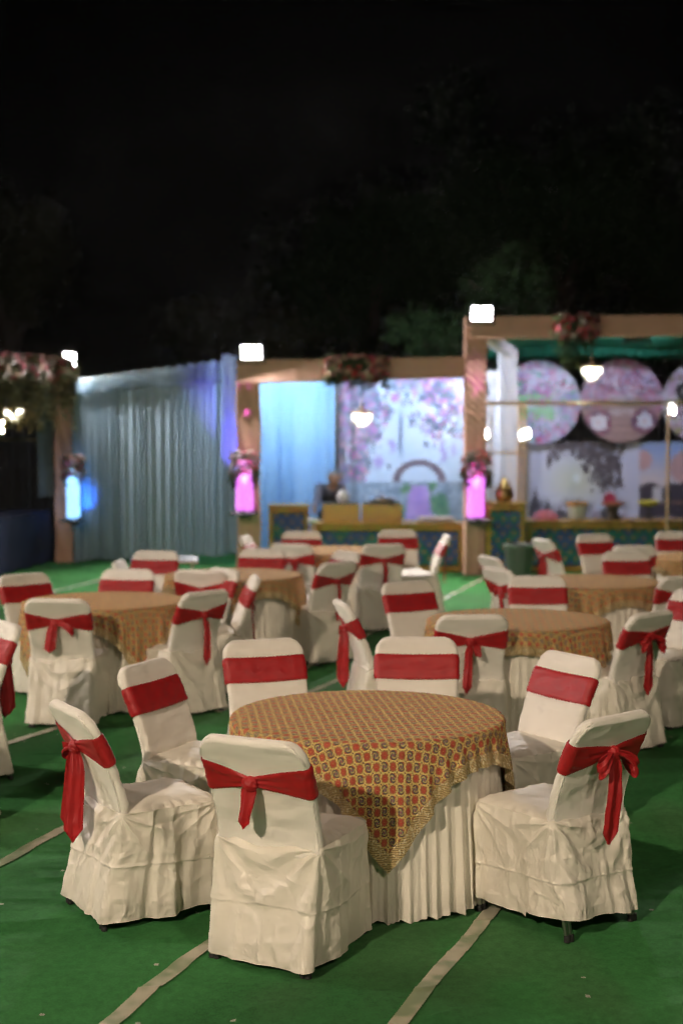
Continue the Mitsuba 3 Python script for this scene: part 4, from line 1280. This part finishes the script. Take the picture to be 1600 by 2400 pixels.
a, b = at(1136, 868, 23.2), at(1172, 960, 23.2)
k = thing('printed_panel', 'pale blue strip of panel between the tall pillar and the white column', 'panel', 'printed panels in the right stall')
f, m = panel((a[0], 0.5), (b[0], a[2]), 23.2, 'white_cloth')
put(k, 'print', f)
put(k, 'board', m)
k = thing('iron_fence', 'dark iron fence behind the round signs', 'fence')
xs = np.linspace(at(1225, 0, 25.5)[0], at(1680, 0, 25.5)[0], 34)
for x in xs:
    put(k, 'bar', cached('bar', lambda: ply(tube([(0, 0, 0), (0, 0, 2.3)], 0.018, 6), 'black_metal', 40)), spot_world(x, 25.5, 0))
for z in (0.4, 2.1):
    put(k, 'rail', ply(box(xs[-1] - xs[0] + 0.1, 0.03, 0.05, ((xs[0] + xs[-1]) / 2, 25.54, z)), 'black_metal'))

# brass frame over the right counter with candle lamps
k = thing('lamp_rack', 'slender brass rack of posts and rails standing over the right counters', 'rack')
zt = at(0, 945, 20.3)[2]
zm = at(0, 1061, 20.3)[2]
xs = [at(x, 0, 20.3)[0] for x in (1142, 1224, 1239, 1578)]
put(k, 'top_rail', ply(tube([(xs[0], 20.3, zt), (xs[-1] + 1.0, 20.3, zt)], 0.026), 'brass', 40))
put(k, 'middle_rail', ply(tube([(xs[0], 20.3, zm), (xs[1], 20.3, zm)], 0.017), 'brass', 40))
for i, x in enumerate(xs):
    put(k, 'post', ply(tube([(x, 20.3 + (0.15 if i == 2 else 0), 0.0), (x, 20.3 + (0.15 if i == 2 else 0), zt)], 0.024), 'brass', 40))
put(k, 'post', ply(tube([(at(1160, 0, 20.5)[0], 20.72, 0.0), (at(1160, 0, 20.5)[0], 20.72, zt)], 0.016), 'brass', 40))
bulb = lathe([(0, -0.06), (0.014, -0.055), (0.026, -0.02), (0.024, 0.02), (0.008, 0.06), (0, 0.075)], 12)
for px, py, y in ((1140, 1017, 20.22), (1224, 1020, 20.22), (1238, 1016, 20.36), (1578, 962, 20.22)):
    c = at(px, py, y)
    k = thing('candle_lamp', {1140: 'lit candle lamp on the brass post by the tall pillar', 1224: 'lit candle lamp on the brass posts, the left of a close pair', 1238: 'lit candle lamp on the brass posts, the right of a close pair', 1578: 'lit candle lamp on the brass post at the right edge'}[px], 'lamp', 'candle lamps on the brass frame')
    put(k, 'bulb', {**ply(moved(bulb, *c), 'white_cloth', 40), 'emitter': {'type': 'area', 'radiance': {'type': 'rgb', 'value': [150, 110, 62]}, 'sampling_weight': 0.3}})
    put(k, 'holder', ply(moved(lathe([(0, -0.12), (0.02, -0.12), (0.024, -0.062), (0, -0.06)], 12), *c), 'brass', 40))

k = thing('brass_pot', 'large dark brass pot with tapered lid on the tall pedestal counter', 'pot')
put(k, 'body', ply(lathe([(0, 0), (0.09, 0), (0.125, 0.04), (0.14, 0.11), (0.125, 0.18), (0.085, 0.22), (0.09, 0.235)], 40), 'brass_dark', 40), spot_world(XP, YP, 0, ZP + 0.001))
put(k, 'lid', ply(lathe([(0.092, 0.236), (0.08, 0.26), (0.045, 0.30), (0.02, 0.325), (0.022, 0.345), (0, 0.36)], 40), 'brass_dark', 40), spot_world(XP, YP, 0, ZP + 0.001))

items = ((1287, 'rose pink dome cover lying on the right counter', 'dome', 'pink_ware', [(0, 0), (0.19, 0), (0.185, 0.05), (0.13, 0.11), (0.05, 0.14), (0, 0.142)]),
         (1362, 'pale pot with wooden lid on the right counter', 'pot', 'pale_ware', [(0, 0), (0.11, 0), (0.13, 0.06), (0.14, 0.2), (0, 0.2)]),
         (1448, 'dark stand with brown tray on the right counter', 'stand', 'black_metal', [(0, 0), (0.12, 0), (0.11, 0.03), (0.07, 0.1), (0.1, 0.21), (0, 0.21)]),
         (1533, 'yellow fruit bowl on a stem on the right counter', 'bowl', 'black_metal', [(0, 0), (0.07, 0), (0.02, 0.02), (0.018, 0.17), (0.05, 0.19), (0, 0.19)]))
P('pink_ware', (0.55, 0.16, 0.26), 0.4)
P('pale_ware', (0.5, 0.56, 0.54), 0.4)
P('wood_lid', (0.42, 0.24, 0.10), 0.5)
P('yellow_ware', (0.55, 0.52, 0.08), 0.4)
P('red_tray', (0.35, 0.12, 0.10), 0.4)
for px, lb, ct, bs, prof in items:
    k = thing({'dome': 'dish_dome', 'pot': 'lidded_pot', 'stand': 'tray_stand', 'bowl': 'fruit_bowl'}[ct], lb, ct)
    w = spot_world(at(px, 0, 20.7)[0], 20.7, 0, ZR + 0.001)
    put(k, 'body', ply(lathe(prof, 32), bs, 40), w)
    if ct == 'pot':
        put(k, 'lid', ply(lathe([(0, 0.2), (0.16, 0.201), (0.165, 0.24), (0.13, 0.26), (0, 0.262)], 32), 'wood_lid', 40), w)
    if ct == 'stand':
        put(k, 'tray', ply(lathe([(0, 0.21), (0.16, 0.212), (0.17, 0.25), (0.155, 0.25), (0.15, 0.225), (0, 0.225)], 32), 'red_tray', 40), w)
    if ct == 'bowl':
        put(k, 'dish', ply(lathe([(0, 0.19), (0.1, 0.2), (0.16, 0.25), (0.15, 0.27), (0, 0.29)], 32), 'yellow_ware', 40), w)
c = at(1216, 1277, 18.4)
k = thing('steel_tub', 'dark steel tub with bright rim on the floor before the pedestal counter', 'tub')
put(k, 'body', ply(lathe([(0, 0.012), (0.13, 0.012), (0.205, c[2]), (0.195, c[2]), (0.125, 0.03), (0, 0.03)], 48), 'tub_steel', 40), spot_world(c[0], 18.4, 0))
put(k, 'rim', ply(lathe([(0.203, c[2] - 0.012), (0.216, c[2]), (0.205, c[2] + 0.012), (0.193, c[2])], 48), 'silver', 40), spot_world(c[0], 18.4, 0))


# ------------------------------------------------------------------ flowers, vases, chandeliers
def rosette(rng):
    v, f = [], []
    for ringi, (r, n, up) in enumerate(((1.0, 7, 0.15), (0.66, 6, 0.4), (0.34, 4, 0.62))):
        for i in range(n):
            a = 2 * PI * (i + 0.5 * ringi) / n + rng.random() * 0.3
            c, s = math.cos(a), math.sin(a)
            w = 1.9 * r / n * 1.7
            b = len(v)
            v += [(0, 0, up * 0.3), (c * r * 0.6 - s * w, s * r * 0.6 + c * w, up), (c * r, s * r, up + 0.12), (c * r * 0.6 + s * w, s * r * 0.6 - c * w, up)]
            f += [(b, b + 3, b + 2), (b, b + 2, b + 1)]
    return np.array(v), np.array(f)


def bunch(rng, pts, nrm, size, flat=False):
    V, F, at_ = [], [], 0
    for p, n in zip(pts, nrm):
        if flat:   # leaf
            a = rng.random() * 2 * PI
            v = np.array([(0, 0, 0), (0.35, 0.5, 0.08), (0, 1.2, -0.1), (-0.35, 0.5, 0.08)])
            f = np.array([(0, 1, 2), (0, 2, 3)])
        else:
            v, f = rosette(rng)
        n = n / (np.linalg.norm(n) + 1e-9)
        a = np.cross(n, rng.normal(size=3)); a /= np.linalg.norm(a)
        b = np.cross(n, a)
        s = size * (0.7 + 0.6 * rng.random())
        V.append(p + s * (v[:, :1] * a + v[:, 1:2] * b + v[:, 2:] * n))
        F.append(f + at_)
        at_ += len(v)
    return np.vstack(V), np.vstack(F)


def flowers(label, cat_, ctr, half, mixw, n, seed, size=0.055, hang=0, hang_len=0.5, group=None, name='flower_cluster', leaf_bsdf='leaf_green'):
    rng = np.random.default_rng(seed)
    k = thing(name, label, cat_, group)
    d = rng.normal(size=(n, 3)); d /= np.linalg.norm(d, axis=1, keepdims=True)
    ctr, half = np.asarray(ctr, float), np.asarray(half, float)
    d[:, 1] = -np.abs(d[:, 1]) * 0.9 + 0.2
    ex = np.sign(d) * np.abs(d) ** 0.6
    pts = ctr + ex * half * (0.82 + 0.2 * rng.random((n, 1)))
    kind = rng.choice(4, size=n, p=mixw)
    for i, (nm, bs) in enumerate((('red_roses', 'rose_red'), ('pink_roses', 'rose_pink'), ('cream_roses', 'rose_cream'), ('white_blossoms', 'rose_white'))):
        s = kind == i
        if s.any():
            put(k, nm, ply(bunch(rng, pts[s], d[s], size), bs), kind='stuff')
    m = n * 3
    e = rng.normal(size=(m, 3)); e /= np.linalg.norm(e, axis=1, keepdims=True)
    lp = ctr + np.sign(e) * np.abs(e) ** 0.6 * half * (0.75 + 0.4 * rng.random((m, 1)))
    if hang:
        hx = rng.uniform(-1, 1, hang)
        L = hang_len * (0.3 + 0.7 * rng.random(hang))
        t = rng.random((hang, 26))
        q = np.stack([ctr[0] + half[0] * (hx[:, None] + 0.08 * np.sin(9 * t + hx[:, None] * 20)), ctr[1] - half[1] * 0.6 * rng.random((hang, 1)) + 0 * t, ctr[2] - half[2] * 0.6 - L[:, None] * t], -1).reshape(-1, 3)
        lp = np.vstack([lp, q]); e = np.vstack([e, rng.normal(size=q.shape)])
    put(k, 'leaves', ply(bunch(rng, lp, e, size * 1.0, True), leaf_bsdf), kind='stuff')
    put(k, 'core', ply((trimesh.creation.icosphere(subdivisions=3).vertices * half * 0.5 + ctr + [0, 0, 0.3 * half[2]], trimesh.creation.icosphere(subdivisions=3).faces), 'leaf_core', True))
    return k


GFL = 'flower clusters on the beams'
c = at(833, 864, 20.1)
flowers('cluster of red, pink and cream roses at the middle of the gate beam', 'flowers', c, (0.46, 0.16, 0.18), (0.36, 0.34, 0.3, 0.0), 150, 1, 0.05, 16, 0.22, GFL)
c = at(1348, 766, 19.85)
flowers('cluster of pink and red roses with trailing leaves on the right beam', 'flowers', c, (0.33, 0.16, 0.19), (0.3, 0.42, 0.1, 0.18), 140, 2, 0.045, 22, 0.55, GFL)
for i, (px, py, y, hx) in enumerate(((-20, 862, 18.7, 0.4), (55, 866, 19.6, 0.36), (125, 870, 20.7, 0.32))):
    c = at(px, py, y)
    flowers(('garland of pink and white blossoms on the left beam, cut by the photo edge', 'garland of pale pink blossoms in the middle of the left beam', 'garland end of pink and white blossoms beside the left floodlight')[i],
            'flowers', c, (hx, 0.45, 0.19), (0.02, 0.30, 0.18, 0.50), 190, 3 + i, 0.05, 44, 0.75, 'blossom garland on the left beam', 'flower_garland', 'leaf_olive')


P('vase_shell', (0.2, 0.18, 0.2), 0.6)


def vase(px0, px1, v0, v1, y, color, label, seed, blossom, wash=()):
    a, b = at(px0, v1, y), at(px1, v0, y)
    r, h, x = (b[0] - a[0]) / 2, b[2] - a[2], (a[0] + b[0]) / 2
    k = thing('lit_vase', label, 'vase', 'lit flower vases on the pillars')
    w = spot_world(x, y, 0, a[2])
    body = lathe([(r * 0.86, 0.0), (r * 0.94, 0.04), (r * 0.9, h * 0.5), (r, h * 0.97), (r * 1.02, h), (r * 0.95, h)], 36)
    put(k, 'glowing_body', {**ply(body, 'vase_shell', 50), 'emitter': {'type': 'area', 'radiance': {'type': 'rgb', 'value': list(color)}, 'sampling_weight': 0.8}}, w)
    disc_v = np.vstack([[0, 0, 0], np.stack([0.8 * r * np.cos(np.arange(20) * PI / 10), 0.8 * r * np.sin(np.arange(20) * PI / 10), np.zeros(20)], 1)]) + [0, 0, h * 0.985]
    jj = np.arange(20)
    put(k, 'inner_lamp', {**ply((disc_v, np.stack([0 * jj, 1 + jj, 1 + (jj + 1) % 20], 1)), 'vase_shell'), 'emitter': {'type': 'area', 'radiance': {'type': 'rgb', 'value': [c * 12 for c in color]}, 'sampling_weight': 1.0}}, w)
    put(k, 'base_shelf', ply(cat([box(r * 2.6, r * 2.4 + 0.30, 0.035, (0, -0.14, -0.03), 0.008), box(r * 1.2, r * 1.2, 0.06, (0, 0.05, -0.08))]), 'black_metal'), w)
    # small LED spots on the shelf that wash the cloth beside and the beam above
    for nm, tgt, col, ang, *where in wash:
        tgt = tgt or (x, y - 0.085, b[2] + 0.14)
        o = np.array([x + (0.12 if tgt[0] > x else -0.12 if tgt[0] < x else 0.0), y - (0.16 if tgt[0] != x else 0.40), a[2] + 0.03]) if not where else np.array(where[0])
        scene[fresh(k + '_' + nm)] = {'type': 'spot', 'sampling_weight': 2.0, 'intensity': {'type': 'rgb', 'value': list(col)}, 'cutoff_angle': ang, 'beam_width': ang * 0.3, 'to_world': T().look_at(origin=o.tolist(), target=list(tgt), up=[0.1, 1, 0.1])}
        put(k, 'led_can', ply(moved(lathe([(0, -0.03), (0.03, -0.03), (0.035, 0.0), (0.03, 0.0), (0.026, -0.02), (0, -0.02)], 14), *(o - [0, 0, 0.01])), 'black_metal', 40))
    f = flowers(label.replace('vase', 'bouquet').replace('glowing ', 'bouquet in the '), 'bouquet', (x, y, b[2] + 0.14), (r * 1.5, r * 1.3, 0.19), blossom, 110, seed, 0.05, 8, 0.25, 'bouquets in the lit vases', 'bouquet')
    return k


MAG = (0.80, 0.17, 0.95)
vase(551, 595, 1112, 1196, 20.28, MAG, 'glowing magenta vase on the left pillar of the middle gate', 11, (0.0, 0.25, 0.05, 0.7), (('bouquet_wash', None, (34, 4, 42), 12), ('wash', (-1.69, 21.22, 2.0), (5, 2.6, 24), 19, (-1.545, 20.78, 0.95))))
vase(1092, 1136, 1118, 1212, 19.85, MAG, 'glowing magenta vase on the tall pillar between the stalls', 12, (0.2, 0.25, 0.0, 0.55), (('bouquet_wash', None, (34, 3.4, 42), 12), ('beam_wash', (2.62, 20.12, 3.36), (5, 0.6, 6), 14, (2.12, 19.95, 0.93)),))
vase(156, 188, 1116, 1214, 21.55, (0.35, 0.8, 1.6), 'glowing blue vase on the left pillar', 13, (0.3, 0.1, 0.1, 0.5), (('bouquet_wash', None, (0.5, 2.5, 9), 12), ('wash', (-3.93, 21.85, 1.0), (0.1, 0.9, 5), 24),))


def chandelier(px, py, y, ztop, label):
    c = at(px, py, y)
    k = thing('chandelier', label, 'chandelier', 'small crystal chandeliers under the beams')
    w = spot_world(c[0], y, 0, c[2])
    put(k, 'chain', ply(tube([(0, 0, 0.13), (0, 0, ztop - c[2])], 0.008, 6), 'brass', 40), w)
    put(k, 'crown', ply(lathe([(0.0, 0.2), (0.02, 0.19), (0.03, 0.13), (0.06, 0.11), (0.15, 0.10), (0.155, 0.06), (0.145, 0.06), (0.14, 0.09), (0, 0.1)], 36), 'brass', 40), w)
    ths = np.arange(6) * PI / 3 + 0.3
    for t in ths:
        b = trimesh.creation.icosphere(subdivisions=2, radius=0.024)
        put(k, 'bulb', {**ply(moved(b, 0.115 * math.cos(t), 0.115 * math.sin(t), 0.02), 'white_cloth', True), 'emitter': {'type': 'area', 'radiance': {'type': 'rgb', 'value': [110, 78, 42]}, 'sampling_weight': 0.3}}, w)
    drops = []
    for r, z, n in ((0.145, 0.02, 22), (0.125, -0.03, 18), (0.09, -0.075, 14), (0.05, -0.11, 8)):
        for i in range(n):
            t = 2 * PI * i / n
            d = trimesh.creation.icosphere(subdivisions=1, radius=1.0)
            d.vertices = d.vertices * [0.011, 0.011, 0.028] + [r * math.cos(t), r * math.sin(t), z]
            drops.append(d)
    put(k, 'crystal_drops', ply(cat(drops), 'crystal'), w, kind='stuff')
    put(k, 'lower_bulb', {**ply(moved(trimesh.creation.icosphere(subdivisions=2, radius=0.035), 0, 0, -0.06), 'white_cloth', True), 'emitter': {'type': 'area', 'radiance': {'type': 'rgb', 'value': [110, 78, 42]}, 'sampling_weight': 0.4}}, w)


P('crystal', (0.85, 0.78, 0.68), 0.1, specular=0.9, spec_trans=0.0, metallic=0.2)
chandelier(848, 980, 20.1, 2.75, 'lit chandelier under the rose cluster of the middle gate')
chandelier(1386, 872, 19.85, 3.4, 'lit chandelier below the right beam before the round signs')
chandelier(33, 968, 19.6, 2.75, 'lit chandelier at the left edge under the blossom garland')
for py in (990, 1010):
    c = at(5, py, 19.5)
    k = thing('string_bulb', 'round string bulb at the left edge, the upper of two' if py == 990 else 'round string bulb at the left edge, the lower of two', 'bulb', 'string bulbs at the left edge')
    put(k, 'glass', {**ply(moved(trimesh.creation.icosphere(subdivisions=2, radius=0.03), *c), 'white_cloth', True), 'emitter': {'type': 'area', 'radiance': {'type': 'rgb', 'value': [30, 24, 14]}, 'sampling_weight': 0.1}})
    put(k, 'socket', ply(moved(lathe([(0, 0.028), (0.014, 0.028), (0.014, 0.06), (0, 0.06)], 10), *c), 'black_metal', 40))

# lamps inside the stalls
floodlight('blue-white stall lamp behind the middle gate beam', (0.9, 20.9, 3.0), 180, 22, 6.0, BLUE, 'stall lamps', 0.3, 0.12, 2.0)
floodlight('blue-white stall lamp over the light blue curtain', (-0.75, 20.95, 3.02), 180, 22, 13, (0.55, 0.78, 1.0), 'stall lamps', 0.3, 0.12, 2.0)
floodlight('blue-white stall lamp behind the tall pillar', (2.12, 22.15, 2.72), 200, 10, 3.2, (0.75, 0.86, 1.0), 'stall lamps', 0.2, 0.12, 1.5)
floodlight('white stall lamp under the right canopy', (4.3, 20.9, 3.42), 180, 24, 13, (0.72, 0.76, 1.0), 'stall lamps', 0.3, 0.12, 2.0)


# ------------------------------------------------------------------ the man behind the counter
def body_mesh(bones, joints, res=0.02, smooth=12):
    parts = []
    for a, b in bones:
        pts = []
        for j in (a, b):
            c, r = joints[j]
            s = trimesh.creation.icosphere(subdivisions=2, radius=r).vertices + c
            pts.append(s)
        parts.append(m3.Manifold.hull_points(np.vstack(pts)))
    m = m3.Manifold.batch_boolean(parts, m3.OpType.Add).refine_to_length(res)
    g = m.to_mesh()
    t = trimesh.Trimesh(g.vert_properties[:, :3], g.tri_verts, process=True)
    trimesh.smoothing.filter_taubin(t, iterations=smooth)
    return t


P('skin', (0.28, 0.15, 0.09), 0.5)
P('grey_hair', (0.13, 0.125, 0.125), 0.8)
P('dark_vest', (0.025, 0.025, 0.035), 0.7)
P('pale_shirt', (0.10, 0.10, 0.14), 0.8)
P('dark_trousers', (0.03, 0.03, 0.035), 0.8)
h0 = at(783, 1120, 21.55)
hx, hy, hz = h0
J = {'head': ((hx, hy, hz + 0.015), 0.085), 'jaw': ((hx + 0.01, hy - 0.035, hz - 0.065), 0.055), 'neck': ((hx - 0.02, hy + 0.09, hz - 0.09), 0.055), 'chest': ((hx - 0.05, hy + 0.18, hz - 0.24), 0.13),
     'waist': ((hx - 0.06, hy + 0.36, hz - 0.48), 0.135), 'hip': ((hx - 0.06, hy + 0.42, hz - 0.55), 0.14),
     'sl': ((hx - 0.22, hy + 0.16, hz - 0.16), 0.062), 'el': ((hx - 0.27, hy - 0.02, hz - 0.38), 0.045), 'wl': ((hx - 0.30, hy - 0.30, hz - 0.46), 0.03),
     'sr': ((hx + 0.12, hy + 0.16, hz - 0.17), 0.062), 'er': ((hx + 0.20, hy + 0.0, hz - 0.40), 0.045), 'wr': ((hx + 0.14, hy - 0.25, hz - 0.36), 0.03),
     'hl': ((hx - 0.15, hy + 0.43, hz - 0.60), 0.1), 'kl': ((hx - 0.16, hy + 0.36, 0.45), 0.07), 'al': ((hx - 0.16, hy + 0.44, 0.08), 0.045), 'tl': ((hx - 0.17, hy + 0.26, 0.045), 0.04),
     'hr': ((hx + 0.03, hy + 0.43, hz - 0.60), 0.1), 'kr': ((hx + 0.04, hy + 0.36, 0.45), 0.07), 'ar': ((hx + 0.04, hy + 0.44, 0.08), 0.045), 'tr': ((hx + 0.05, hy + 0.26, 0.045), 0.04),
     'nose': ((hx + 0.012, hy - 0.1, hz - 0.02), 0.014), 'brow': ((hx + 0.005, hy - 0.075, hz + 0.015), 0.03), 'ear_l': ((hx - 0.085, hy + 0.01, hz - 0.01), 0.022), 'ear_r': ((hx + 0.088, hy + 0.01, hz - 0.01), 0.022)}
bones = [('head', 'jaw'), ('head', 'neck'), ('brow', 'nose'), ('head', 'brow'), ('head', 'ear_l'), ('head', 'ear_r'), ('neck', 'chest'), ('chest', 'waist'), ('waist', 'hip'), ('chest', 'sl'), ('chest', 'sr'), ('sl', 'el'), ('el', 'wl'), ('sr', 'er'), ('er', 'wr'),
         ('hip', 'hl'), ('hip', 'hr'), ('hl', 'kl'), ('kl', 'al'), ('al', 'tl'), ('hr', 'kr'), ('kr', 'ar'), ('ar', 'tr')]
for s in 'lr':   # hands
    w0 = np.array(J['w' + s][0])
    J['p' + s] = (w0 + [0, -0.05, -0.02], 0.024)
    bones.append(('w' + s, 'p' + s))
    for i in range(4):
        J[f'f{s}{i}'] = (w0 + [-0.03 + 0.02 * i, -0.095 - 0.008 * (i in (1, 2)), -0.035], 0.009)
        J[f'g{s}{i}'] = (w0 + [-0.028 + 0.019 * i, -0.12 - 0.01 * (i in (1, 2)), -0.062], 0.008)
        bones += [(f'p{s}', f'f{s}{i}'), (f'f{s}{i}', f'g{s}{i}')]
    J['t' + s + 'h'] = (w0 + [0.045 if s == 'l' else -0.045, -0.06, -0.03], 0.01)
    bones.append(('p' + s, 't' + s + 'h'))
k = thing('person', 'grey haired man in dark waistcoat bending over behind the middle counter', 'person')
put(k, 'body', ply(body_mesh(bones, J, 0.018, 6), 'skin', True))
big = lambda names, e: {n: (np.array(J[n][0]), J[n][1] + e) for n in names}
put(k, 'waistcoat', ply(body_mesh([('chest', 'waist'), ('waist', 'hip'), ('chest', 'sl'), ('chest', 'sr')], {**big(('waist', 'hip'), 0.014), 'chest': (np.array(J['chest'][0]), 0.146), 'sl': (np.array(J['sl'][0]) + [0.04, 0, 0], 0.072), 'sr': (np.array(J['sr'][0]) - [0.04, 0, 0], 0.072)}), 'dark_vest', True))
for s in 'lr':
    put(k, 'shirt_sleeve', ply(body_mesh([('s' + s, 'e' + s), ('e' + s, 'm')], {**big(('s' + s, 'e' + s), 0.012), 'm': ((np.array(J['e' + s][0]) * 0.35 + np.array(J['w' + s][0]) * 0.65), 0.046)}), 'pale_shirt', True))
    put(k, 'trouser_leg', ply(body_mesh([('h' + s, 'k' + s), ('k' + s, 'a' + s)], big(('h' + s, 'k' + s, 'a' + s), 0.015)), 'dark_trousers', True))
hair = trimesh.creation.icosphere(subdivisions=4)
hv = hair.vertices * [0.094, 0.1, 0.088] * (1 + 0.05 * (meshkit.noise(hair.vertices * 9, 4)[:, None] - 0.5)) + [hx, hy + 0.018, hz + 0.028]
keep = ~((hair.vertices[:, 1] < -0.35) & (hair.vertices[:, 2] < 0.25)) & (hair.vertices[:, 2] > -0.55)
put(k, 'hair', ply((hv, hair.faces[keep[hair.faces].all(1)]), 'grey_hair', True))


# ------------------------------------------------------------------ trees
def tree(label, x, y, h, crown, ctr_z, n, seed, bsdf, leaf_size=0.12, name='tree'):
    rng = np.random.default_rng(seed)
    k = thing(name, label, 'tree', 'trees beyond the stalls')
    limbs = [tube([(x, y, -0.05), (x + 0.1, y, ctr_z * 0.4), (x + 0.05, y + 0.1, ctr_z)], np.array([0.2, 0.14, 0.07]) * h / 7, 8)]
    tips = []
    for i in range(14):
        a, e = rng.random() * 2 * PI, rng.uniform(-0.2, 0.9)
        s = np.array([x + 0.06, y, ctr_z * rng.uniform(0.45, 1.0)])
        t = np.array([x, y, ctr_z]) + np.array([math.cos(a) * math.cos(e), math.sin(a) * math.cos(e), math.sin(e)]) * np.array(crown) * rng.uniform(0.55, 0.95)
        mid = (s + t) / 2 + [0, 0, 0.15 * crown[2]]
        limbs.append(tube([s, mid, t], np.array([0.07, 0.045, 0.015]) * h / 7, 6))
        tips += [mid, t, (mid + t) / 2]
    put(k, 'trunk', ply(cat(limbs), 'bark', 40))
    tips = np.array(tips)
    cl = tips[rng.integers(len(tips), size=120)] + rng.normal(size=(120, 3)) * np.array(crown) * 0.2
    p = cl[rng.integers(len(cl), size=n)] + rng.normal(size=(n, 3)) * np.array(crown) * 0.09
    v = np.array([(0, 0, 0), (0.34, 0.5, 0.06), (0, 1.15, -0.08), (-0.34, 0.5, 0.06)])
    a = rng.normal(size=(n, 3)); a /= np.linalg.norm(a, axis=1, keepdims=True)
    b = np.cross(a, rng.normal(size=(n, 3))); b /= np.linalg.norm(b, axis=1, keepdims=True)
    c = np.cross(a, b)
    s = leaf_size * (0.6 + 0.8 * rng.random((n, 1, 1)))
    V = p[:, None] + s * (v[None, :, :1] * a[:, None] + v[None, :, 1:2] * b[:, None] + v[None, :, 2:] * c[:, None])
    i = np.arange(n)[:, None] * 4
    F = np.concatenate([i + [[0, 1, 2]], i + [[0, 2, 3]]], 1).reshape(-1, 3)
    put(k, 'crown', ply((V.reshape(-1, 3), F), bsdf))


c = at(1290, 560, 40)
tree('tall dark tree rising over the right stall', c[0], 40, 12, (4.2, 3.4, 3.5), c[2], 28000, 1, 'leaf_green', 0.2)
c = at(1040, 800, 25.5)
tree('small bright green tree behind the middle gate, left of the tall pillar', c[0], 25.5, 5, (1.0, 0.9, 0.65), c[2], 9000, 2, 'leaf_green', 0.1)
c = at(1190, 700, 26)
tree('leafy green tree top right behind the highest floodlight', c[0], 26, 6, (0.9, 0.9, 0.9), c[2], 9000, 3, 'leaf_green', 0.1)
c = at(20, 640, 40)
tree('dim olive tree at the left edge behind the blossom garland', c[0], 40, 11, (2.0, 2.0, 2.6), c[2], 15000, 4, 'leaf_olive', 0.18)
c = at(560, 800, 36)
tree('dim bare-looking tree behind the left floodlight of the middle gate', c[0], 36, 7, (2.2, 1.8, 1.1), c[2], 7000, 5, 'leaf_olive', 0.15)
c = at(860, 660, 50)
tree('dark tree far behind the middle gate', c[0], 50, 13, (4.4, 3.4, 4.0), c[2], 16000, 6, 'leaf_green', 0.26)
c = at(1640, 720, 44)
tree('dark tree at the right edge behind the right stall', c[0], 44, 10, (3.2, 2.8, 3.2), c[2], 14000, 7, 'leaf_green', 0.22)


# ------------------------------------------------------------------ the night haze
scene['haze_air'] = {'type': 'homogeneous', 'albedo': {'type': 'rgb', 'value': [0.95, 0.95, 0.95]}, 'sigma_t': 0.0005, 'phase': {'type': 'hg', 'g': 0.965}}
scene['haze'] = {'type': 'cube', 'to_world': T().translate([0, 30, 7.5]).scale([45, 45, 8.6]), 'bsdf': {'type': 'null'}, 'interior': {'type': 'ref', 'id': 'haze_air'}}
scene['camera']['medium'] = {'type': 'ref', 'id': 'haze_air'}
tag('haze', 'thin night haze lit by the lamps', None, None, 'stuff')
